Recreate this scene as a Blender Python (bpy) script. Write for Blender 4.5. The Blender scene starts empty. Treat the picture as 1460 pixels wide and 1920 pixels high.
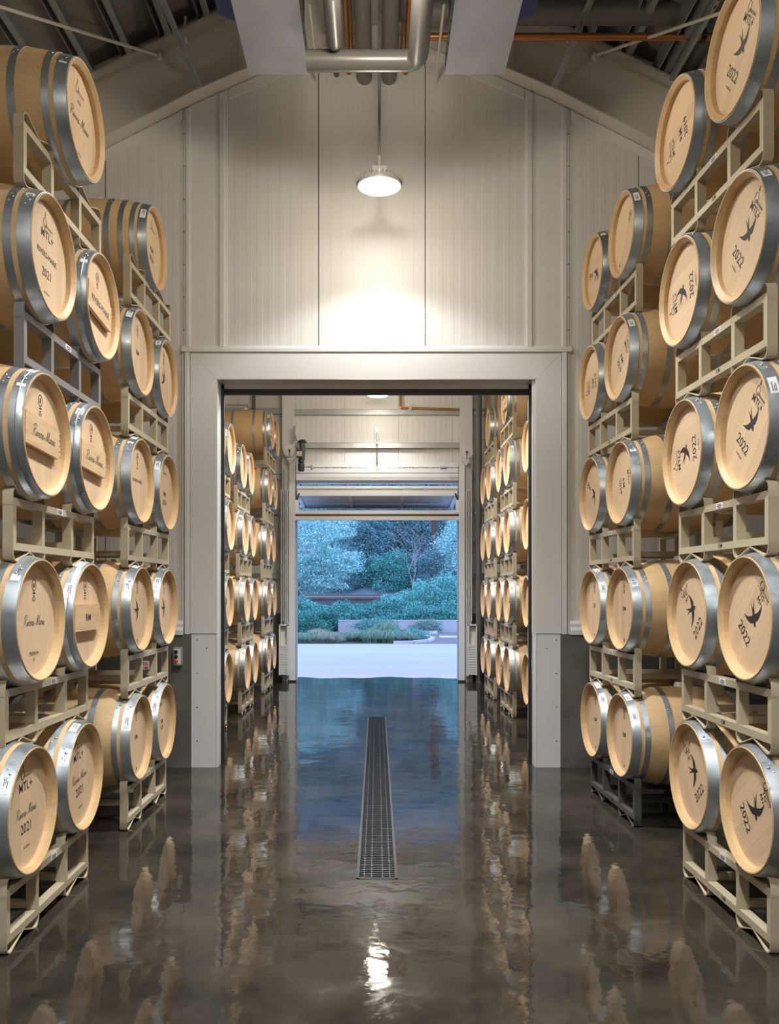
import bpy, math, random
import numpy as np
from mathutils import Matrix, Vector

random.seed(7)
rng = np.random.default_rng(7)
sc = bpy.context.scene
COL = sc.collection
PI = math.pi

# ------------------------------------------------------------------ camera, sky, exposure
F, CX, HY, CAMZ = 1600.0, 706.0, 1108.0, 1.672       # focal length in px, vanishing point, eye height
cam = bpy.data.cameras.new('camera'); camo = bpy.data.objects.new('camera', cam); COL.objects.link(camo)
cam.sensor_fit = 'HORIZONTAL'; cam.sensor_width = 36.0
cam.lens = F / 1460 * 36.0
cam.shift_x = (730 - CX) / 1460
cam.shift_y = (HY - 960) / 1460
cam.clip_start = 0.05; cam.clip_end = 400
camo.location = (0, 0, CAMZ); camo.rotation_euler = (PI / 2, 0, 0)
sc.camera = camo

w = bpy.data.worlds.new('sky'); sc.world = w; w.use_nodes = True
wn = w.node_tree.nodes; wl = w.node_tree.links
bg = wn['Background']
tc = wn.new('ShaderNodeTexCoord'); sx = wn.new('ShaderNodeSeparateXYZ'); wr = wn.new('ShaderNodeValToRGB')
wl.new(tc.outputs['Generated'], sx.inputs[0]); wl.new(sx.outputs['Z'], wr.inputs[0]); wl.new(wr.outputs[0], bg.inputs['Color'])
wr.color_ramp.elements[0].position = 0.0; wr.color_ramp.elements[0].color = (0.45, 0.575, 1.0, 1)
wr.color_ramp.elements[1].position = 1.0; wr.color_ramp.elements[1].color = (0.34, 0.495, 1.0, 1)
bg.inputs['Strength'].default_value = 2.9

sc.view_settings.view_transform = 'Standard'; sc.view_settings.look = 'None'
sc.view_settings.gamma = 1.0; sc.view_settings.use_curve_mapping = False
sc.view_settings.exposure = 0.0
sc.cycles.use_denoising = True
sc.cycles.max_bounces = 8; sc.cycles.diffuse_bounces = 5; sc.cycles.glossy_bounces = 4
sc.cycles.sample_clamp_indirect = 6.0
LAMP_W = 150.0        # watts in the beam of the dimmed lamps beside the two gable walls
FILL_W = 800.0        # watts in the beam of the unseen lamps added to even out the light
GLOW_W = 80.0         # warm fill added under each lens, standing in for bounced light
LENS = 26.0           # radiance of the lens itself

# ------------------------------------------------------------------ materials
MATS = {}
def nodes_of(name):
    m = bpy.data.materials.new(name); m.use_nodes = True
    return m, m.node_tree.nodes, m.node_tree.links, m.node_tree.nodes['Principled BSDF']
def mat(name, col, rough=0.5, metal=0.0, noise=0.0, scale=8.0, bump=0.0, bscale=60.0, stretch=(1, 1, 1), spec=0.5,
        island=0.0, objrand=0.0, rnoise=0.0, col2=None, coat=0.0, trans=0.0):
    m, n, l, p = nodes_of(name)
    p.inputs['Roughness'].default_value = rough; p.inputs['Metallic'].default_value = metal
    p.inputs['Specular IOR Level'].default_value = spec
    if coat: p.inputs['Coat Weight'].default_value = coat
    if trans: p.inputs['Transmission Weight'].default_value = trans
    out = None
    co = n.new('ShaderNodeTexCoord'); mp = n.new('ShaderNodeMapping'); mp.inputs['Scale'].default_value = stretch
    l.new(co.outputs['Object'], mp.inputs[0])
    c2 = col2 or tuple(c * 0.55 for c in col)
    rgb = n.new('ShaderNodeRGB'); rgb.outputs[0].default_value = (*col, 1); out = rgb.outputs[0]
    nt = None
    if noise or rnoise:
        nt = n.new('ShaderNodeTexNoise'); nt.inputs['Scale'].default_value = scale; nt.inputs['Detail'].default_value = 6
        nt.inputs['Roughness'].default_value = 0.6
        l.new(mp.outputs[0], nt.inputs['Vector'])
        if objrand or True:
            oi = n.new('ShaderNodeObjectInfo'); vm = n.new('ShaderNodeVectorMath'); vm.operation = 'ADD'
            ml = n.new('ShaderNodeMath'); ml.operation = 'MULTIPLY'; ml.inputs[1].default_value = 37.0
            l.new(oi.outputs['Random'], ml.inputs[0]); l.new(mp.outputs[0], vm.inputs[0]); l.new(ml.outputs[0], vm.inputs[1])
            l.new(vm.outputs[0], nt.inputs['Vector'])
    if noise:
        mx = n.new('ShaderNodeMix'); mx.data_type = 'RGBA'
        rp = n.new('ShaderNodeMapRange'); rp.inputs[1].default_value = 0.38; rp.inputs[2].default_value = 0.68; rp.inputs[4].default_value = noise
        l.new(nt.outputs['Fac'], rp.inputs[0]); l.new(rp.outputs[0], mx.inputs[0])
        l.new(out, mx.inputs[6]); mx.inputs[7].default_value = (*c2, 1); out = mx.outputs[2]
    if objrand or island:
        hs = n.new('ShaderNodeHueSaturation'); mr = n.new('ShaderNodeMapRange')
        if island:
            g = n.new('ShaderNodeNewGeometry'); src = g.outputs['Random Per Island']; a = island
        else:
            g = n.new('ShaderNodeObjectInfo'); src = g.outputs['Random']; a = objrand
        mr.inputs[3].default_value = 1 - a; mr.inputs[4].default_value = 1 + a
        l.new(src, mr.inputs[0]); l.new(mr.outputs[0], hs.inputs['Value'])
        l.new(out, hs.inputs['Color']); out = hs.outputs[0]
    l.new(out, p.inputs['Base Color'])
    if rnoise:
        r2 = n.new('ShaderNodeMapRange'); r2.inputs[1].default_value = 0.3; r2.inputs[2].default_value = 0.7
        r2.inputs[3].default_value = max(0.02, rough - rnoise); r2.inputs[4].default_value = rough + rnoise
        l.new(nt.outputs['Fac'], r2.inputs[0]); l.new(r2.outputs[0], p.inputs['Roughness'])
    if bump:
        nb = n.new('ShaderNodeTexNoise'); nb.inputs['Scale'].default_value = bscale; nb.inputs['Detail'].default_value = 4
        l.new(mp.outputs[0], nb.inputs['Vector'])
        b = n.new('ShaderNodeBump'); b.inputs['Strength'].default_value = bump; b.inputs['Distance'].default_value = 0.01
        l.new(nb.outputs['Fac'], b.inputs['Height']); l.new(b.outputs[0], p.inputs['Normal'])
    MATS[name] = m
    return m
def emit(name, col, s):
    m, n, l, p = nodes_of(name)
    p.inputs['Base Color'].default_value = (*col, 1)
    p.inputs['Emission Color'].default_value = (*col, 1); p.inputs['Emission Strength'].default_value = s
    MATS[name] = m; return m

# wood: grain runs along local X of a stave, along local Z of a head board
mat('oak_stave', (0.59, 0.40, 0.205), 0.5, noise=0.5, scale=5, stretch=(2.2, 26, 26), col2=(0.42, 0.265, 0.12), objrand=0.06, bump=0.06, bscale=14)
mat('oak_head', (0.66, 0.475, 0.305), 0.55, noise=0.5, scale=5, stretch=(26, 26, 1.6), col2=(0.54, 0.365, 0.215), objrand=0.07, bump=0.06, bscale=14)
mat('oak_far', (0.60, 0.40, 0.205), 0.5, noise=0.35, scale=5, stretch=(2.2, 22, 22), col2=(0.48, 0.30, 0.14))
mat('pine_board', (0.66, 0.46, 0.27), 0.5, noise=0.75, scale=3.0, stretch=(10, 1.2, 12), col2=(0.46, 0.28, 0.14))
mat('galvanized', (0.45, 0.495, 0.525), 0.36, metal=0.82, noise=0.6, scale=9, col2=(0.30, 0.34, 0.37), rnoise=0.13, objrand=0.15)
mat('galvanized_strut', (0.42, 0.43, 0.43), 0.45, metal=0.55, noise=0.4, scale=6)
mat('print_ink', (0.018, 0.016, 0.016), 0.6)
mat('rack_beige', (0.455, 0.385, 0.265), 0.42, noise=0.18, scale=5, objrand=0.05)
mat('rack_grey', (0.20, 0.185, 0.185), 0.42, noise=0.3, scale=5)
mat('rack_charcoal', (0.075, 0.07, 0.068), 0.45, noise=0.3, scale=5)
mat('sticker_white', (0.72, 0.73, 0.74), 0.5)
mat('bung_silicone', (0.78, 0.77, 0.72), 0.5)
mat('wall_paint', (0.68, 0.67, 0.64), 0.42, spec=0.4)
mat('trim_paint', (0.70, 0.70, 0.695), 0.38, spec=0.45)
mat('gloss_trim', (0.62, 0.61, 0.59), 0.2, metal=0.3, spec=0.6)
mat('rafter_paint', (0.66, 0.63, 0.57), 0.5)
mat('roof_liner', (0.30, 0.275, 0.245), 0.6, noise=0.2, scale=1.0)
mat('concrete_dark', (0.14, 0.13, 0.118), 0.6, noise=0.7, scale=3.0, col2=(0.07, 0.064, 0.057), bump=0.15, bscale=40)
mat('joint_shade', (0.10, 0.095, 0.085), 0.6)  # dark tone for the shade inside the panel joints
mat('seal_black', (0.012, 0.012, 0.012), 0.5)
mat('steel_dark', (0.06, 0.06, 0.06), 0.4, metal=0.6)
mat('frame_dark', (0.035, 0.038, 0.042), 0.55, spec=0.3)
mat('grate_steel', (0.20, 0.205, 0.21), 0.3, metal=0.9)
mat('steel_bright', (0.55, 0.56, 0.57), 0.28, metal=1.0, rnoise=0.1, noise=0.2, scale=20)
mat('stainless_film', (0.37, 0.375, 0.43), 0.38, metal=0.6, noise=0.25, scale=3, rnoise=0.06)
mat('unit_blue', (0.015, 0.035, 0.19), 0.4)
mat('pipe_grey', (0.12, 0.118, 0.113), 0.3)
mat('pipe_insulation', (0.19, 0.18, 0.168), 0.5)
mat('copper', (0.55, 0.23, 0.075), 0.35, metal=0.85, noise=0.3, scale=5)
mat('valve_black', (0.012, 0.012, 0.012), 0.5)
mat('valve_red', (0.35, 0.03, 0.02), 0.5)
mat('button_red', (0.62, 0.06, 0.03), 0.4)
mat('tape_red', (0.75, 0.06, 0.03), 0.5)
mat('box_grey', (0.33, 0.34, 0.35), 0.45)
mat('pvc_grey', (0.115, 0.11, 0.105), 0.45)
mat('motor_grey', (0.05, 0.05, 0.05), 0.45)
mat('frame_blue', (0.35, 0.38, 0.42), 0.4)
mat('glass_pane', (0.75, 0.78, 0.80), 0.08, spec=0.5)
mat('lamp_housing', (0.62, 0.61, 0.58), 0.4, metal=0.2)
mat('outside_concrete', (0.56, 0.54, 0.50), 0.8, noise=0.35, scale=0.35, stretch=(1, 3, 1), col2=(0.42, 0.40, 0.38), bump=0.1, bscale=20)
mat('outside_wall', (0.58, 0.57, 0.56), 0.85, noise=0.5, scale=2.5, col2=(0.42, 0.41, 0.40))
mat('kerb', (0.62, 0.60, 0.56), 0.8)
mat('asphalt', (0.22, 0.21, 0.20), 0.9, noise=0.3, scale=20)
mat('asphalt_dark', (0.06, 0.06, 0.065), 0.8)
mat('line_paint', (0.70, 0.66, 0.60), 0.8)
mat('line_orange', (0.62, 0.36, 0.16), 0.8)
mat('soil', (0.09, 0.10, 0.05), 0.95, noise=0.6, scale=3)
mat('hill_soil', (0.18, 0.24, 0.25), 0.95, noise=0.6, scale=1)
mat('leaf_silver', (0.42, 0.72, 0.68), 0.55, island=0.65)
mat('leaf_green', (0.13, 0.44, 0.36), 0.5, island=0.65)
mat('leaf_light', (0.20, 0.56, 0.48), 0.5, island=0.65)
mat('leaf_dark', (0.17, 0.36, 0.36), 0.6, island=0.6)
mat('leaf_brown', (0.32, 0.32, 0.38), 0.7, island=0.5)
mat('leaf_pink', (0.55, 0.30, 0.26), 0.6, island=0.4)
mat('grass_blade', (0.26, 0.42, 0.27), 0.7, island=0.4)
mat('grass_dry', (0.42, 0.46, 0.32), 0.8, island=0.3)
mat('bark', (0.11, 0.085, 0.07), 0.9, noise=0.5, scale=4)
mat('bark_pale', (0.42, 0.36, 0.34), 0.9)
emit('lens_white', (1.0, 0.97, 0.92), LENS)

# wet polished concrete floor
def wet_floor():
    m, n, l, p = nodes_of('wet_floor')
    co = n.new('ShaderNodeTexCoord')
    n1 = n.new('ShaderNodeTexNoise'); n1.inputs['Scale'].default_value = 1.3; n1.inputs['Detail'].default_value = 9; n1.inputs['Roughness'].default_value = 0.68
    l.new(co.outputs['Object'], n1.inputs['Vector'])
    rp = n.new('ShaderNodeValToRGB'); e = rp.color_ramp.elements
    e[0].position = 0.34; e[0].color = (0.012, 0.0107, 0.009, 1)
    e[1].position = 0.72; e[1].color = (0.062, 0.051, 0.038, 1)
    l.new(n1.outputs['Fac'], rp.inputs[0]); l.new(rp.outputs[0], p.inputs['Base Color'])
    n2 = n.new('ShaderNodeTexNoise'); n2.inputs['Scale'].default_value = 2.4; n2.inputs['Detail'].default_value = 8; n2.inputs['Roughness'].default_value = 0.7
    n2.inputs['Distortion'].default_value = 0.4
    mp = n.new('ShaderNodeMapping'); mp.inputs['Scale'].default_value = (0.7, 1.0, 1); mp.inputs['Location'].default_value = (3.1, 1.7, 0)
    l.new(co.outputs['Object'], mp.inputs[0]); l.new(mp.outputs[0], n2.inputs['Vector'])
    rr = n.new('ShaderNodeValToRGB'); e = rr.color_ramp.elements
    e[0].position = 0.53; e[0].color = (0.03,) * 3 + (1,)
    e[1].position = 0.70; e[1].color = (0.26,) * 3 + (1,)
    l.new(n2.outputs['Fac'], rr.inputs[0]); l.new(rr.outputs[0], p.inputs['Roughness'])
    n3 = n.new('ShaderNodeTexNoise'); n3.inputs['Scale'].default_value = 3.0; n3.inputs['Detail'].default_value = 3
    n4 = n.new('ShaderNodeTexNoise'); n4.inputs['Scale'].default_value = 34.0; n4.inputs['Detail'].default_value = 3
    l.new(co.outputs['Object'], n3.inputs['Vector']); l.new(co.outputs['Object'], n4.inputs['Vector'])
    ad = n.new('ShaderNodeMath'); ad.operation = 'MULTIPLY_ADD'; ad.inputs[1].default_value = 0.05
    l.new(n4.outputs['Fac'], ad.inputs[0]); l.new(n3.outputs['Fac'], ad.inputs[2])
    b = n.new('ShaderNodeBump'); b.inputs['Strength'].default_value = 0.30; b.inputs['Distance'].default_value = 0.012
    l.new(ad.outputs[0], b.inputs['Height']); l.new(b.outputs[0], p.inputs['Normal'])
    p.inputs['IOR'].default_value = 1.38
    MATS['wet_floor'] = m
wet_floor()

# ------------------------------------------------------------------ mesh helpers
class MB:
    def __init__(s): s.v = []; s.f = []
    def add(s, v, f):
        o = len(s.v); s.v += [tuple(p) for p in v]; s.f += [tuple(i + o for i in q) for q in f]; return s
    def box(s, x0, x1, y0, y1, z0, z1):
        return s.add([(x0, y0, z0), (x1, y0, z0), (x1, y1, z0), (x0, y1, z0), (x0, y0, z1), (x1, y0, z1), (x1, y1, z1), (x0, y1, z1)],
                     [(0, 3, 2, 1), (4, 5, 6, 7), (0, 1, 5, 4), (1, 2, 6, 5), (2, 3, 7, 6), (3, 0, 4, 7)])
    def bar(s, a, b, w, h, up=(0, 0, 1)):
        a = Vector(a); b = Vector(b); d = (b - a).normalized(); u = Vector(up)
        r = d.cross(u).normalized(); u = r.cross(d).normalized(); r *= w / 2; u *= h / 2
        v = [a - r - u, a + r - u, a + r + u, a - r + u, b - r - u, b + r - u, b + r + u, b - r + u]
        return s.add(v, [(0, 1, 2, 3), (7, 6, 5, 4), (0, 4, 5, 1), (1, 5, 6, 2), (2, 6, 7, 3), (3, 7, 4, 0)])
    def tube(s, pts, r, n=12, caps=True):
        pts = [Vector(p) for p in pts]; rs = r if isinstance(r, (list, tuple)) else [r] * len(pts)
        rings = []; prev = None
        for i, p in enumerate(pts):
            d = ((pts[min(i + 1, len(pts) - 1)] - p).normalized() + (p - pts[max(i - 1, 0)]).normalized())
            d = d.normalized() if d.length > 1e-9 else Vector((0, 0, 1))
            if prev is None:
                u = d.orthogonal().normalized()
            else:
                u = (prev - d * prev.dot(d)).normalized()
            prev = u; q = d.cross(u)
            rings.append([p + (u * math.cos(2 * PI * k / n) + q * math.sin(2 * PI * k / n)) * rs[i] for k in range(n)])
        v = [x for ring in rings for x in ring]; f = []
        for i in range(len(pts) - 1):
            for k in range(n):
                f.append((i * n + k, i * n + (k + 1) % n, (i + 1) * n + (k + 1) % n, (i + 1) * n + k))
        if caps:
            f.append(tuple(range(n - 1, -1, -1))); f.append(tuple((len(pts) - 1) * n + k for k in range(n)))
        return s.add(v, f)
    def lathe(s, prof, n=48, axis='X', closed=False):
        # prof: list of (along, radius)
        v = []; f = []; m = len(prof)
        for (a, r) in prof:
            for k in range(n):
                t = 2 * PI * k / n
                if axis == 'X': v.append((a, -r * math.sin(t), r * math.cos(t)))
                else: v.append((r * math.cos(t), r * math.sin(t), a))
        for i in range(m - 1 + (1 if closed else 0)):
            for k in range(n):
                j = (i + 1) % m; q = (i * n + k, i * n + (k + 1) % n, j * n + (k + 1) % n, j * n + k)
                f.append(q)
        return s.add(v, f)
    def prism(s, poly, z0, z1, tf=lambda p: p):
        n = len(poly)
        v = [tf((x, y, z0)) for x, y in poly] + [tf((x, y, z1)) for x, y in poly]
        f = [tuple(range(n - 1, -1, -1)), tuple(range(n, 2 * n))] + [(k, (k + 1) % n, n + (k + 1) % n, n + k) for k in range(n)]
        return s.add(v, f)
    def mesh(s, name, m, smooth=None):
        me = bpy.data.meshes.new(name); me.from_pydata(s.v, [], s.f); me.validate(); me.update()
        me.materials.append(MATS[m])
        if smooth:
            me.polygons.foreach_set('use_smooth', [True] * len(me.polygons))
            me.set_sharp_from_angle(angle=math.radians(smooth))
        return me
    def build(s, name, m, parent=None, smooth=None):
        return obj(name, s.mesh(name, m, smooth), parent)
def obj(name, me, parent=None, loc=None, rot=None):
    o = bpy.data.objects.new(name, me); COL.objects.link(o)
    if parent is not None: o.parent = parent
    if loc is not None: o.location = loc
    if rot is not None: o.rotation_euler = rot
    return o
def tag(o, label, cat, group=None):
    o['label'] = label; o['category'] = cat
    if group: o['group'] = group
    return o
def thing(name, label, cat, loc=(0, 0, 0), rotz=0.0, group=None):
    o = bpy.data.objects.new(name, None); COL.objects.link(o); o.empty_display_size = 0.1
    o.location = loc; o.rotation_euler = (0, 0, rotz)
    return tag(o, label, cat, group)
def struct(o, label=None):
    o['kind'] = 'structure'
    if label: o['label'] = label
    return o
def PX(px, Y): return (px - CX) * Y / F
def PZ(py, Y): return CAMZ + (HY - py) * Y / F

YW = 8.107       # face of the dividing gable wall
YE = 16.02       # inner face of the end wall
HALF = 3.75      # half width of the hall
ROOF0, SLOPE = 7.77, 0.48
def roof_z(x): return ROOF0 - SLOPE * abs(x)
# underside of the rafter's lower flange
def flange_z(x):
    a = abs(x)
    return 6.335 - 0.517 * (a - 1.685) if a > 1.685 else 6.335 + 0.43 * (1.685 - a)

# ------------------------------------------------------------------ floor with the trench, stem walls, side walls, roof
DX0, DX1, DY0, DY1 = -0.118, 0.122, 4.95, 11.33
fl = MB()
fl.box(-HALF - .2, DX0, -7.2, 16.2, -.3, 0).box(DX1, HALF + .2, -7.2, 16.2, -.3, 0)
fl.box(DX0, DX1, -7.2, DY0, -.3, 0).box(DX0, DX1, DY1, 16.2, -.3, 0)
struct(fl.build('floor', 'wet_floor'), 'wet dark polished concrete floor')

for sgn, nm in ((-1, 'wall_left'), (1, 'wall_right')):
    b = MB(); x0, x1 = sorted((sgn * HALF, sgn * (HALF + .2)))
    b.box(x0, x1, -7.2, 16.2, 1.26, roof_z(HALF) + .2)
    wlo = struct(b.build(nm, 'wall_paint'))
    c = MB(); c.box(x0, x1, -7.2, 16.2, 0, 1.26); c.build('stem_wall', 'concrete_dark', wlo)
b = MB(); b.box(-HALF, HALF, -7.4, -7.2, 0, roof_z(HALF)); b.prism([(-HALF, roof_z(HALF)), (HALF, roof_z(HALF)), (0, ROOF0)], 0, .2, lambda p: (p[0], -7.4 + p[2], p[1]))
struct(b.build('wall_rear', 'wall_paint'))

cl = MB()
for s in (-1, 1):
    zt0, zt1 = ROOF0 + .22, roof_z(HALF + .25) + .22
    x1 = s * (HALF + .25)
    cl.add([(0, -7.4, zt0), (x1, -7.4, zt1), (x1, 16.4, zt1), (0, 16.4, zt0), (0, -7.4, zt0 + .1), (x1, -7.4, zt1 + .1), (x1, 16.4, zt1 + .1), (0, 16.4, zt0 + .1)],
           [(0, 1, 2, 3), (7, 6, 5, 4), (0, 4, 5, 1), (1, 5, 6, 2), (2, 6, 7, 3), (3, 7, 4, 0)])
ceil = struct(cl.build('ceiling', 'roof_liner'), 'sloping grey metal roof seen from below')
# zee purlins on the roof slope
pm = None
PXS = [-3.40, -3.04, -2.68, -2.32, -1.96, -1.60, -1.24, -0.88]
for s in (-1, 1):
    for x in PXS:
        z = roof_z(x)
        b = MB(); y0, y1 = (-2.0, 8.09)
        xx = s * x
        b.box(xx - .003, xx + .003, y0, y1, z, z + .2).box(xx, xx + .06, y0, y1, z, z + .005).box(xx - .06, xx, y0, y1, z + .195, z + .2)
        b.box(xx - .07, xx - .062, 6.6, y1, z + .02, z + .2)
        b.build('purlin', 'galvanized_strut', ceil)
# roof liner seams
for s in (-1, 1):
    for x in (0.7, 1.72, 2.74):
        z = roof_z(x) + .215
        b = MB(); b.box(s * x - .012, s * x + .012, -2, 8.1, z - .012, z + .004); b.build('liner_seam', 'roof_liner', ceil)

# ------------------------------------------------------------------ dividing gable wall with its doorway
OX0, OX1, OZ = -1.515, 1.510, 3.679
core = MB()
zt = lambda x: roof_z(x) + .2
core.box(-HALF, OX0, YW + .03, YW + .15, 0, 3.679).box(OX1, HALF, YW + .03, YW + .15, 0, 3.679)
core.prism([(-HALF, 3.679), (HALF, 3.679), (HALF, zt(HALF)), (0, zt(0)), (-HALF, zt(HALF))], YW + .03, YW + .15, lambda p: (p[0], p[2], p[1]))
wall_back = struct(core.build('wall_back', 'wall_paint'), 'cream ribbed metal gable wall around the tall doorway')

def ribbed_panel(x0, x1, zb, ztop, Y, name, matname, parent, d=0.0014, n=19, facing=-1):
    """micro-ribbed metal wall panel: strips step in and out, joints recessed at its two edges"""
    m = MB(); g = .006; xs = [x0 + g + (x1 - x0 - 2 * g) * k / n for k in range(n + 1)]
    pts = [(x0, Y + .012)]; st = .003
    for k in range(n):
        yy = Y if k % 2 == 0 else Y + d
        pts.append((xs[k] + (st if k else 0), yy)); pts.append((xs[k + 1] - st * 0 if k == n - 1 else xs[k + 1], yy))
    pts.append((x1, Y + .012))
    v = []; f = []
    for (x, y) in pts:
        v.append((x, y, zb)); v.append((x, y, ztop(x)))
    for i in range(len(pts) - 1):
        f.append((2 * i, 2 * i + 2, 2 * i + 3, 2 * i + 1))
    m.add(v, f)
    return m.build(name, matname, parent)
PJ = [-3.75, -3.591, -2.578, -1.565, -0.552, 0.461, 1.474, 2.487, 3.50, 3.75]
for a, bb in zip(PJ[:-1], PJ[1:]):
    inside = a >= -1.6 and bb <= 1.5
    n = 19 if bb - a > .9 else 4
    if inside or (a < 1.5 and bb > 1.6 and False):
        ribbed_panel(a, bb, 3.95, lambda x: flange_z(x) + .3, YW, 'wall_panel', 'wall_paint', wall_back, n=n)
    else:
        ribbed_panel(a, bb, 1.27, lambda x: flange_z(x) + .3, YW, 'wall_panel', 'wall_paint', wall_back, n=n)
for xj in (-2.578, -0.552, 0.461, 2.487):
    m = MB(); m.box(xj - .004, xj + .004, YW + .003, YW + .02, 3.95 if abs(xj) < 1.6 else 1.3, flange_z(xj) + .2); m.build('panel_joint_shade', 'joint_shade', wall_back)  # dark strips painted in for the shade of the V joints
b = MB(); b.box(-HALF, -1.757, YW - .035, YW + .03, 0, 1.257); b.build('stem_wall', 'concrete_dark', wall_back)
b = MB(); b.box(1.742, HALF, YW - .035, YW + .03, 0, 1.257); b.build('stem_wall', 'concrete_dark', wall_back)

def screws(pts, parent, y, r=.006):
    for (x, z) in pts:
        m = MB(); m.tube([(x, y, z), (x, y - .004, z)], [r, r * .6], 6); m.build('screw', 'steel_dark', parent)

# smooth cover strips either side of the doorway wall, up to the rafter
def hat(m, x0, x1, z0, ztf, Y, d, e=.012):
    p = [(x0, Y), (x0 + e, Y - d), (x1 - e, Y - d), (x1, Y)]
    v = []; f = []
    for (x, y) in p: v += [(x, y, z0), (x, y, ztf(x))]
    for i in range(3): f.append((2 * i, 2 * i + 2, 2 * i + 3, 2 * i + 1))
    f += [(0, 6, 4, 2), (1, 3, 5, 7)]
    m.add(v, f)
for k, (cx0, cx1, r1, r2) in enumerate(((-1.839, -1.414, (-1.815, -1.762), (-1.497, -1.432)), (1.404, 1.834, (1.415, 1.480), (1.748, 1.806)))):
    m = MB(); hat(m, cx0, cx1, 3.99, lambda x: flange_z(x) - .02, YW + .001, .010, .008)
    t = struct(m.build('trim_%d' % (k + 1), 'trim_paint'), 'smooth cream cover strip running up to the rafter, %s of the doorway' % ('left' if k == 0 else 'right'))
    for r in (r1, r2):
        m = MB(); hat(m, r[0], r[1], 3.985, lambda x: flange_z(x) - .05, YW - .0095, .022); m.build('raised_batten', 'trim_paint', t)
    xs = -1.828 if k == 0 else 1.822
    screws([(xs, 4.15 + .31 * i) for i in range(7)], t, YW - .0095)
# sloping trim under the rafter, outside the cover strips
for k, s in enumerate((-1, 1)):
    m = MB()
    for (a, bb) in ((1.84, HALF), (0.0, 1.40)):
        m.add([(s * a, YW - .012, flange_z(a) - .02), (s * bb, YW - .012, flange_z(bb) - .02), (s * bb, YW - .012, flange_z(bb) - .115), (s * a, YW - .012, flange_z(a) - .115),
               (s * a, YW + .01, flange_z(a) - .02), (s * bb, YW + .01, flange_z(bb) - .02), (s * bb, YW + .01, flange_z(bb) - .115), (s * a, YW + .01, flange_z(a) - .115)],
              [(0, 1, 2, 3), (3, 2, 6, 7), (0, 4, 5, 1), (0, 3, 7, 4), (1, 5, 6, 2)])
    struct(m.build('trim_%d' % (k + 3), 'trim_paint'), 'sloping cream trim board under the %s rafter' % ('left' if s < 0 else 'right'))

# head trim ridge above the casing
m = MB(); m.prism([(YW - .012, 4.00), (YW - .045, 3.965), (YW - .045, 3.935), (YW - .012, 3.922), (YW + .02, 3.922), (YW + .02, 4.0)], -1.845, 1.845, lambda p: (p[2], p[0], p[1]))
struct(m.build('trim_5', 'trim_paint'), 'horizontal cream ridge trim above the doorway casing')
# mitred casing
cas = thing('door_casing', 'wide smooth cream metal casing around the tall doorway', 'door frame', (0, YW, 0))
m = MB(); yb, yf = 0.03, -.03
def quad_plate(pts):
    m = MB(); n = len(pts)
    m.add([(x, yf, z) for x, z in pts] + [(x, yb, z) for x, z in pts], [tuple(range(n)), tuple(range(2 * n - 1, n - 1, -1))] + [(k, n + k, n + (k + 1) % n, (k + 1) % n) for k in range(n)])
    return m
quad_plate([(-1.763, 1.268), (OX0, 1.268), (OX0, OZ), (-1.763, 3.921)]).build('casing_board', 'trim_paint', cas)
quad_plate([(OX1, 1.268), (1.747, 1.268), (1.747, 3.921), (OX1, OZ)]).build('casing_board', 'trim_paint', cas)
quad_plate([(-1.762, 3.922), (OX0, OZ + .001), (OX1, OZ + .001), (1.746, 3.922)]).build('casing_board', 'trim_paint', cas)
yf = -.024
quad_plate([(-1.755, 0), (OX0, 0), (OX0, 1.264), (-1.755, 1.264)]).build('kick_plate', 'trim_paint', cas)
quad_plate([(OX1, 0), (1.740, 0), (1.740, 1.264), (OX1, 1.264)]).build('kick_plate', 'trim_paint', cas)
for s, xo in ((-1, -1.765), (1, 1.749)):
    m = MB(); hat(m, min(xo, xo + s * .06), max(xo, xo + s * .06), 1.262, lambda x: 3.93, -.010, .03); m.build('edge_ridge', 'trim_paint', cas)
    m = MB(); hat(m, min(xo + s * .06, xo + s * .085), max(xo + s * .06, xo + s * .085), 1.262, lambda x: 3.93, .0, .012, .004); m.build('edge_ridge', 'trim_paint', cas)
    screws([(s * 1.70, .25 + .32 * i) for i in range(4)] + [(s * 1.72, 1.30), (s * 1.58, 1.30), (s * 1.61, 1.13)], cas, yf - .001)
    xi = OX0 if s < 0 else OX1
    m = MB(); m.box(min(xi, xi - s * .006), max(xi, xi - s * .006), -.03, .17, 0, OZ); m.build('jamb_lining', 'trim_paint', cas)
    m = MB(); m.box(min(xi - s * .007, xi - s * .036), max(xi - s * .007, xi - s * .036), .17, .20, 0, OZ); m.build('rubber_seal', 'seal_black', cas)
m = MB(); m.box(OX0, OX1, -.03, .17, OZ - .006, OZ); m.build('head_lining', 'gloss_trim', cas)
m = MB(); m.box(OX0 + .02, OX1 - .02, .17, .20, OZ - .045, OZ - .001); m.build('head_track', 'trim_paint', cas)
m = MB(); m.box(OX0 + .02, OX1 - .02, .19, .22, OZ - .10, OZ - .046); m.build('rubber_seal', 'seal_black', cas)
# sill flashing where the panels meet the stem wall
for k, (xa, xb) in enumerate(((-HALF, -1.83), (1.83, HALF))):
    m = MB(); m.prism([(YW - .012, 1.39), (YW - .03, 1.36), (YW - .03, 1.33), (YW - .05, 1.30), (YW - .05, 1.257), (YW + .01, 1.257), (YW + .01, 1.39)], xa, xb, lambda p: (p[2], p[0], p[1]))
    struct(m.build('trim_%d' % (k + 6), 'trim_paint'), 'cream flashing along the top of the %s concrete stem wall' % ('left' if k == 0 else 'right'))
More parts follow.
